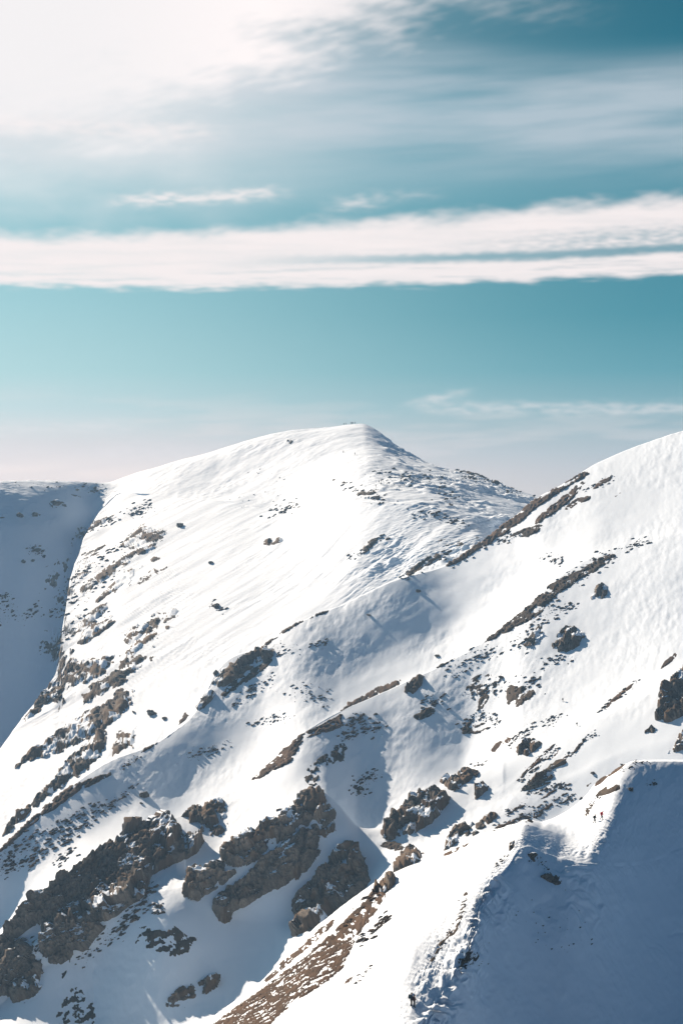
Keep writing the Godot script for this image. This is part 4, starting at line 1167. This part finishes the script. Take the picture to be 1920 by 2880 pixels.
# a person 1.75 m tall; j holds the joints that the pose moves, facing +z
func make_person(j: Dictionary, poles: bool, pack: bool) -> Node3D:
	var root := Node3D.new()
	root.name = "person"
	var g := func(n: String, at_: Vector3) -> Vector3:
		return j.get(n, at_)
	var hip: Vector3 = g.call("hip", Vector3(0, 0.95, 0))
	var chest: Vector3 = g.call("chest", Vector3(0, 1.3, 0.0))
	var neck: Vector3 = chest + Vector3(0, 0.2, 0.02 + chest.z * 0.3)
	var head: Vector3 = g.call("head", neck + Vector3(0, 0.15, 0.04))
	var body := [[hip, chest, 0.13, 0.15], [chest, neck, 0.13, 0.055], [neck, head, 0.055, 0.07]]
	var coat := [[hip + Vector3(0, -0.06, 0), hip + Vector3(0, 0.12, 0), 0.165, 0.155], [hip + Vector3(0, 0.1, 0), chest, 0.16, 0.175], [chest, neck + Vector3(0, -0.02, 0), 0.15, 0.085]]
	var legs := [[hip + Vector3(-0.07, -0.02, 0), hip + Vector3(0.07, -0.02, 0), 0.14, 0.14]]
	var boots := []
	var V := PackedVector3Array()
	var T := PackedInt32Array()
	var ends: Array[Vector3] = []
	for s: float in [-1.0, 1.0]:
		var nm := "l" if s < 0.0 else "r"
		var sh := chest + Vector3(0.17 * s, 0.1, 0.0)
		var el: Vector3 = g.call(nm + "_elbow", Vector3(0.27 * s, 1.12, -0.04))
		var wr: Vector3 = g.call(nm + "_wrist", Vector3(0.25 * s, 0.9, 0.08))
		var kn: Vector3 = g.call(nm + "_knee", Vector3(0.1 * s, 0.5, 0.03))
		var an: Vector3 = g.call(nm + "_ankle", Vector3(0.11 * s, 0.1, -0.02))
		var toe: Vector3 = an + (g.call(nm + "_toe", Vector3(0.02 * s, -0.055, 0.17)) as Vector3)
		var th := hip + Vector3(0.085 * s, -0.03, 0)
		body.append_array([[chest + Vector3(0.05 * s, 0.1, 0), sh, 0.075, 0.06], [sh, el, 0.052, 0.042], [el, wr, 0.042, 0.028], [th, kn, 0.085, 0.055], [kn, an, 0.052, 0.038], [an, toe, 0.04, 0.032]])
		coat.append_array([[chest + Vector3(0.06 * s, 0.09, 0), sh, 0.1, 0.085], [sh, el, 0.078, 0.066], [el, el.lerp(wr, 0.93), 0.064, 0.05]])
		legs.append_array([[th, kn, 0.112, 0.082], [kn, an + Vector3(0, 0.02, 0), 0.08, 0.062]])
		boots.append([[an + Vector3(0, 0.05, 0), an, 0.06, 0.058], [an + Vector3(0, -0.02, -0.03), toe, 0.05, 0.045]])
		# the hand: a palm, four unequal fingers curled forward, a thumb from the side of the palm
		var out := (wr - el).normalized()
		var across := out.cross(Vector3.UP).normalized()
		var inward := across.cross(out).normalized()
		var hand := [[wr - out * 0.02, wr + out * 0.03, 0.026, 0.03]]
		for k in 4:
			var off := across * (0.027 - 0.018 * k)
			var len_: float = [0.042, 0.048, 0.045, 0.035][k]
			var root_ := wr + out * 0.07 + off
			var mid := root_ + (out * 0.75 - inward * 0.65).normalized() * len_
			var tip := mid + (-inward * 0.8 - out * 0.6).normalized() * len_ * 0.8
			hand.append_array([[wr + out * 0.015 + off * 0.7, root_, 0.015, 0.0115], [root_, mid, 0.0105, 0.0095], [mid, tip, 0.0095, 0.008]])
		var thumb := wr + out * 0.03 + across * 0.035 * -s * -1.0
		hand.append_array([[wr + out * 0.015 + across * 0.02, thumb - inward * 0.025, 0.014, 0.011], [thumb - inward * 0.025, thumb + out * 0.03 - inward * 0.04, 0.011, 0.0085]])
		net(V, T, hand, 0.006, 0.006)
		ends.append(wr + out * 0.075 - inward * 0.025)
	net(V, T, body, 0.022, 0.05)
	var face := [[head + Vector3(0, 0.035, -0.015), head + Vector3(0, 0.03, -0.005), 0.1, 0.1], [head + Vector3(0, -0.055, 0.03), head + Vector3(0, -0.02, 0.02), 0.062, 0.075], [head + Vector3(0, 0.0, 0.1), head + Vector3(0, -0.025, 0.112), 0.012, 0.017],
		[head + Vector3(-0.098, -0.005, 0), head + Vector3(-0.1, -0.03, 0.0), 0.02, 0.014], [head + Vector3(0.098, -0.005, 0), head + Vector3(0.1, -0.03, 0.0), 0.02, 0.014], [head + Vector3(-0.035, 0.025, 0.085), head + Vector3(0.035, 0.025, 0.085), 0.02, 0.02], [head + Vector3(-0.02, -0.06, 0.085), head + Vector3(0.02, -0.06, 0.085), 0.012, 0.012], [neck, head + Vector3(0, -0.05, 0), 0.05, 0.052]]
	net(V, T, face, 0.012, 0.02)
	obj("body", skin(V, T), plain(Color(0.72, 0.52, 0.42), 0.6), root)
	obj("jacket", shell(coat, 0.022, 0.05), plain(Color(0.1, 0.12, 0.14)), root)
	obj("trousers", shell(legs, 0.022, 0.05), plain(Color(0.07, 0.07, 0.08)), root)
	for b: Array in boots:
		obj("boot", shell(b, 0.02, 0.03), plain(Color(0.05, 0.045, 0.04)), root)
	obj("hat", shell([[head + Vector3(0, 0.055, -0.015), head + Vector3(0, 0.075, -0.015), 0.108, 0.095], [head + Vector3(0, 0.05, -0.03), head + Vector3(0, 0.0, -0.05), 0.1, 0.075]], 0.016, 0.03), plain(Color(0.06, 0.06, 0.07)), root)
	if pack:
		var back := chest + Vector3(0, -0.02, -0.25)
		obj("backpack", shell([[back + Vector3(-0.06, 0.13, 0.02), back + Vector3(0.06, 0.13, 0.02), 0.1, 0.1], [back + Vector3(-0.07, -0.16, 0), back + Vector3(0.07, -0.16, 0), 0.125, 0.125], [back + Vector3(0, 0.12, 0), back + Vector3(0, -0.16, -0.02), 0.14, 0.15], [back + Vector3(-0.12, 0.15, 0.1), chest + Vector3(-0.12, 0.16, 0.06), 0.025, 0.02], [back + Vector3(0.12, 0.15, 0.1), chest + Vector3(0.12, 0.16, 0.06), 0.025, 0.02]], 0.022, 0.06), plain(Color(0.08, 0.09, 0.1)), root)
	if poles:
		for e in ends:
			var foot := Vector3(e.x * 1.15, -0.02, e.z + 0.12)
			obj("trekking_pole", shell([[foot, e, 0.008, 0.011], [e - Vector3(0, 0.06, 0), e + Vector3(0, 0.06, -0.01), 0.017, 0.019], [foot + Vector3(0, 0.06, 0), foot + Vector3(0, 0.07, 0), 0.03, 0.03]], 0.012, 0.008), plain(Color(0.12, 0.12, 0.13), 0.4), root)
	return root


func person(proto: Node3D, p: Vector3, turn: float, label: String, group: String, colors: Dictionary, tall := 1.0) -> void:
	var o: Node3D = proto.duplicate()
	o.name = numbered("person")
	o.position = p - Vector3(0, 0.02, 0)
	o.rotation.y = turn
	o.scale = Vector3.ONE * tall
	add_child(o)
	tag(o, label, "person", group)
	for c in o.get_children():
		var n := String(c.name)
		if colors.has(n):
			(c as MeshInstance3D).material_override = plain(colors[n])


func top_of(u: float) -> Vector3:
	var i := clampi(gu.bsearch(u), 0, gu.size() - 1)
	var o := i * NR
	for j in range(seg_start[17], seg_start[20]):
		if vv[o + j + 1] > vv[o + j] and vm[o + j] >= vv[o + j] - 0.01 and vm[o + seg_start[20]] >= vv[o + j] - 0.01:
			return pos[o + j]
	return pos[o + seg_start[19]]


func walkers() -> void:
	var up := make_person({"hip": Vector3(0, 0.93, 0), "chest": Vector3(0, 1.26, 0.1), "head": Vector3(0, 1.58, 0.24), "l_elbow": Vector3(-0.27, 1.1, 0.08), "l_wrist": Vector3(-0.24, 1.1, 0.34), "r_elbow": Vector3(0.27, 1.06, 0.02), "r_wrist": Vector3(0.25, 0.98, 0.26), "l_knee": Vector3(-0.1, 0.52, 0.16), "l_ankle": Vector3(-0.1, 0.12, 0.12), "r_knee": Vector3(0.1, 0.48, 0.0), "r_ankle": Vector3(0.1, 0.14, -0.24), "r_toe": Vector3(0.01, -0.1, 0.14)}, true, true)
	var still := make_person({"l_elbow": Vector3(-0.26, 1.1, 0.02), "l_wrist": Vector3(-0.16, 1.12, 0.24), "r_elbow": Vector3(0.27, 1.1, 0.04), "r_wrist": Vector3(0.2, 1.16, 0.26), "l_ankle": Vector3(-0.13, 0.1, -0.02), "r_ankle": Vector3(0.13, 0.1, 0.02)}, false, true)
	var stride := make_person({"hip": Vector3(0, 0.93, 0), "chest": Vector3(0, 1.28, 0.04), "l_elbow": Vector3(-0.26, 1.08, 0.04), "l_wrist": Vector3(-0.22, 0.96, 0.22), "r_elbow": Vector3(0.26, 1.08, -0.12), "r_wrist": Vector3(0.25, 0.86, -0.04), "l_knee": Vector3(-0.1, 0.5, 0.0), "l_ankle": Vector3(-0.11, 0.13, -0.26), "l_toe": Vector3(-0.01, -0.09, 0.15), "r_knee": Vector3(0.1, 0.52, 0.2), "r_ankle": Vector3(0.11, 0.1, 0.22)}, false, true)
	var dark := Color(0.1, 0.12, 0.14)
	person(still, seen(944, 2311), 1.2, "walker in a dark teal jacket, left one of the close pair at the bottom", "walkers on the near ridge", {"jacket": Color(0.07, 0.2, 0.24), "backpack": Color(0.06, 0.16, 0.2)}, 1.06)
	person(still, seen(952, 2313.5), 1.9, "walker in a dark maroon jacket, right one of the close pair at the bottom", "walkers on the near ridge", {"jacket": Color(0.2, 0.07, 0.09), "backpack": Color(0.16, 0.06, 0.08)}, 1.0)
	person(up, seen(1366.5, 1891), 1.75, "walker in dark olive clothes with poles, lower one on the lit saddle", "walkers on the near ridge", {"jacket": Color(0.13, 0.16, 0.13), "backpack": Color(0.11, 0.13, 0.11)}, 1.03)
	person(up, seen(1383.5, 1883), 1.75, "walker in a bright red jacket with poles, upper one on the lit saddle", "walkers on the near ridge", {"jacket": Color(0.8, 0.06, 0.13), "backpack": Color(0.72, 0.05, 0.12)}, 1.03)
	person(stride, seen(1292, 1612), 2.4, "small dark walker alone high on the sunlit face", "walkers on the far slopes", {"jacket": Color(0.16, 0.13, 0.2)})
	person(stride, seen(1323.5, 1668), 2.6, "small dark walker just above a turf streak on the sunlit face", "walkers on the far slopes", {"jacket": dark})
	person(still, seen(1093.6, 1239.5), 0.5, "left one of two dark walkers side by side in the saddle", "walkers on the far slopes", {"jacket": dark})
	person(still, seen(1096.6, 1239.5), 0.4, "right one of two dark walkers side by side in the saddle", "walkers on the far slopes", {"jacket": dark}, 0.96)
	person(stride, seen(870.6, 1109), 2.9, "dark walker at the upper left of the group of four on the dome", "walkers on the far slopes", {"jacket": dark})
	person(stride, seen(875.6, 1107), 2.9, "dark walker at the upper right of the group of four on the dome", "walkers on the far slopes", {"jacket": dark})
	person(stride, seen(875.2, 1114), 3.0, "dark walker right below another in the group of four on the dome", "walkers on the far slopes", {"jacket": dark}, 1.03)
	person(up, seen(864.1, 1119), 3.3, "lowest walker of the group of four on the dome, holding poles", "walkers on the far slopes", {"jacket": dark})
	person(stride, seen(787.3, 1040.5), 0.2, "left one of two walkers apart below the summit", "walkers on the far slopes", {"jacket": dark})
	person(stride, seen(814.3, 1045), 0.4, "right one of two walkers apart below the summit", "walkers on the far slopes", {"jacket": dark})
	var k := 0
	for u: float in [789.8, 793.2, 805.3, 808.0, 810.6, 813.2]:
		person(still, top_of(u), 0.8 * k, ["leftmost person on the summit, of the pair standing apart", "second person from the left on the summit, of the pair standing apart", "leftmost person of the row of four on the summit", "second person from the left in the row of four on the summit", "third person from the left in the row of four on the summit", "rightmost person of the row of four on the summit"][k], "people on the summit", {"jacket": [dark, Color(0.15, 0.13, 0.13), dark, Color(0.2, 0.1, 0.1), Color(0.14, 0.14, 0.16), dark][k]}, [1.0, 0.96, 1.05, 1.0, 0.95, 0.98][k])
		k += 1
	up.free()
	still.free()
	stride.free()


func _ready() -> void:
	var cam := Camera3D.new()
	cam.name = "camera"
	cam.fov = 30.0
	cam.near = 1.0
	cam.far = 20000.0
	add_child(cam)
	sun_dir = Vector3(sin(deg_to_rad(SUN_AZ)) * cos(deg_to_rad(SUN_EL)), sin(deg_to_rad(SUN_EL)), -cos(deg_to_rad(SUN_AZ)) * cos(deg_to_rad(SUN_EL)))
	var sun := DirectionalLight3D.new()
	sun.name = "sun"
	sun.light_energy = 1.6
	sun.light_color = Color(1.0, 0.91, 0.815)
	sun.light_angular_distance = 0.5
	sun.shadow_enabled = true
	add_child(sun)
	sun.look_at_from_position(sun_dir * 100.0, Vector3.ZERO)
	var env := Environment.new()
	env.background_mode = Environment.BG_SKY
	env.sky = Sky.new()
	env.sky.sky_material = make_sky()
	env.sky_rotation = Vector3(0, PI, 0)
	env.tonemap_mode = Environment.TONE_MAPPER_LINEAR
	env.tonemap_exposure = EXPO
	env.sdfgi_enabled = true
	env.ssao_enabled = true
	env.ssil_enabled = true
	env.fog_enabled = true
	env.fog_density = 0.00013
	env.fog_light_color = Color(0.66, 0.84, 1.0)
	var we := WorldEnvironment.new()
	we.name = "environment"
	we.environment = env
	add_child(we)
	snow = StandardMaterial3D.new()
	snow.resource_name = "snow"
	snow.albedo_color = Color(0.665, 0.755, 0.855).linear_to_srgb()
	snow.roughness = 0.75
	snow.metallic_specular = 0.25
	build_terrain()
	rn = noise(21, 6.0, 4)
	rn2 = noise(22, 2.6, 3)
	rfine = noise(23, 2.2, 4)
	rcell = noise(24, 5.0, 1, FastNoiseLite.TYPE_CELLULAR)
	rcell.cellular_return_type = FastNoiseLite.RETURN_CELL_VALUE
	crack = noise(25, 7.0, 1, FastNoiseLite.TYPE_CELLULAR)
	crack.cellular_return_type = FastNoiseLite.RETURN_DISTANCE2_SUB
	rock_mat = rough_material("rock", 46.0, 0.1)
	turf_mat = rough_material("turf", 16.0, 0.14)
	bare_ground()
	loose_ground()
	walkers()
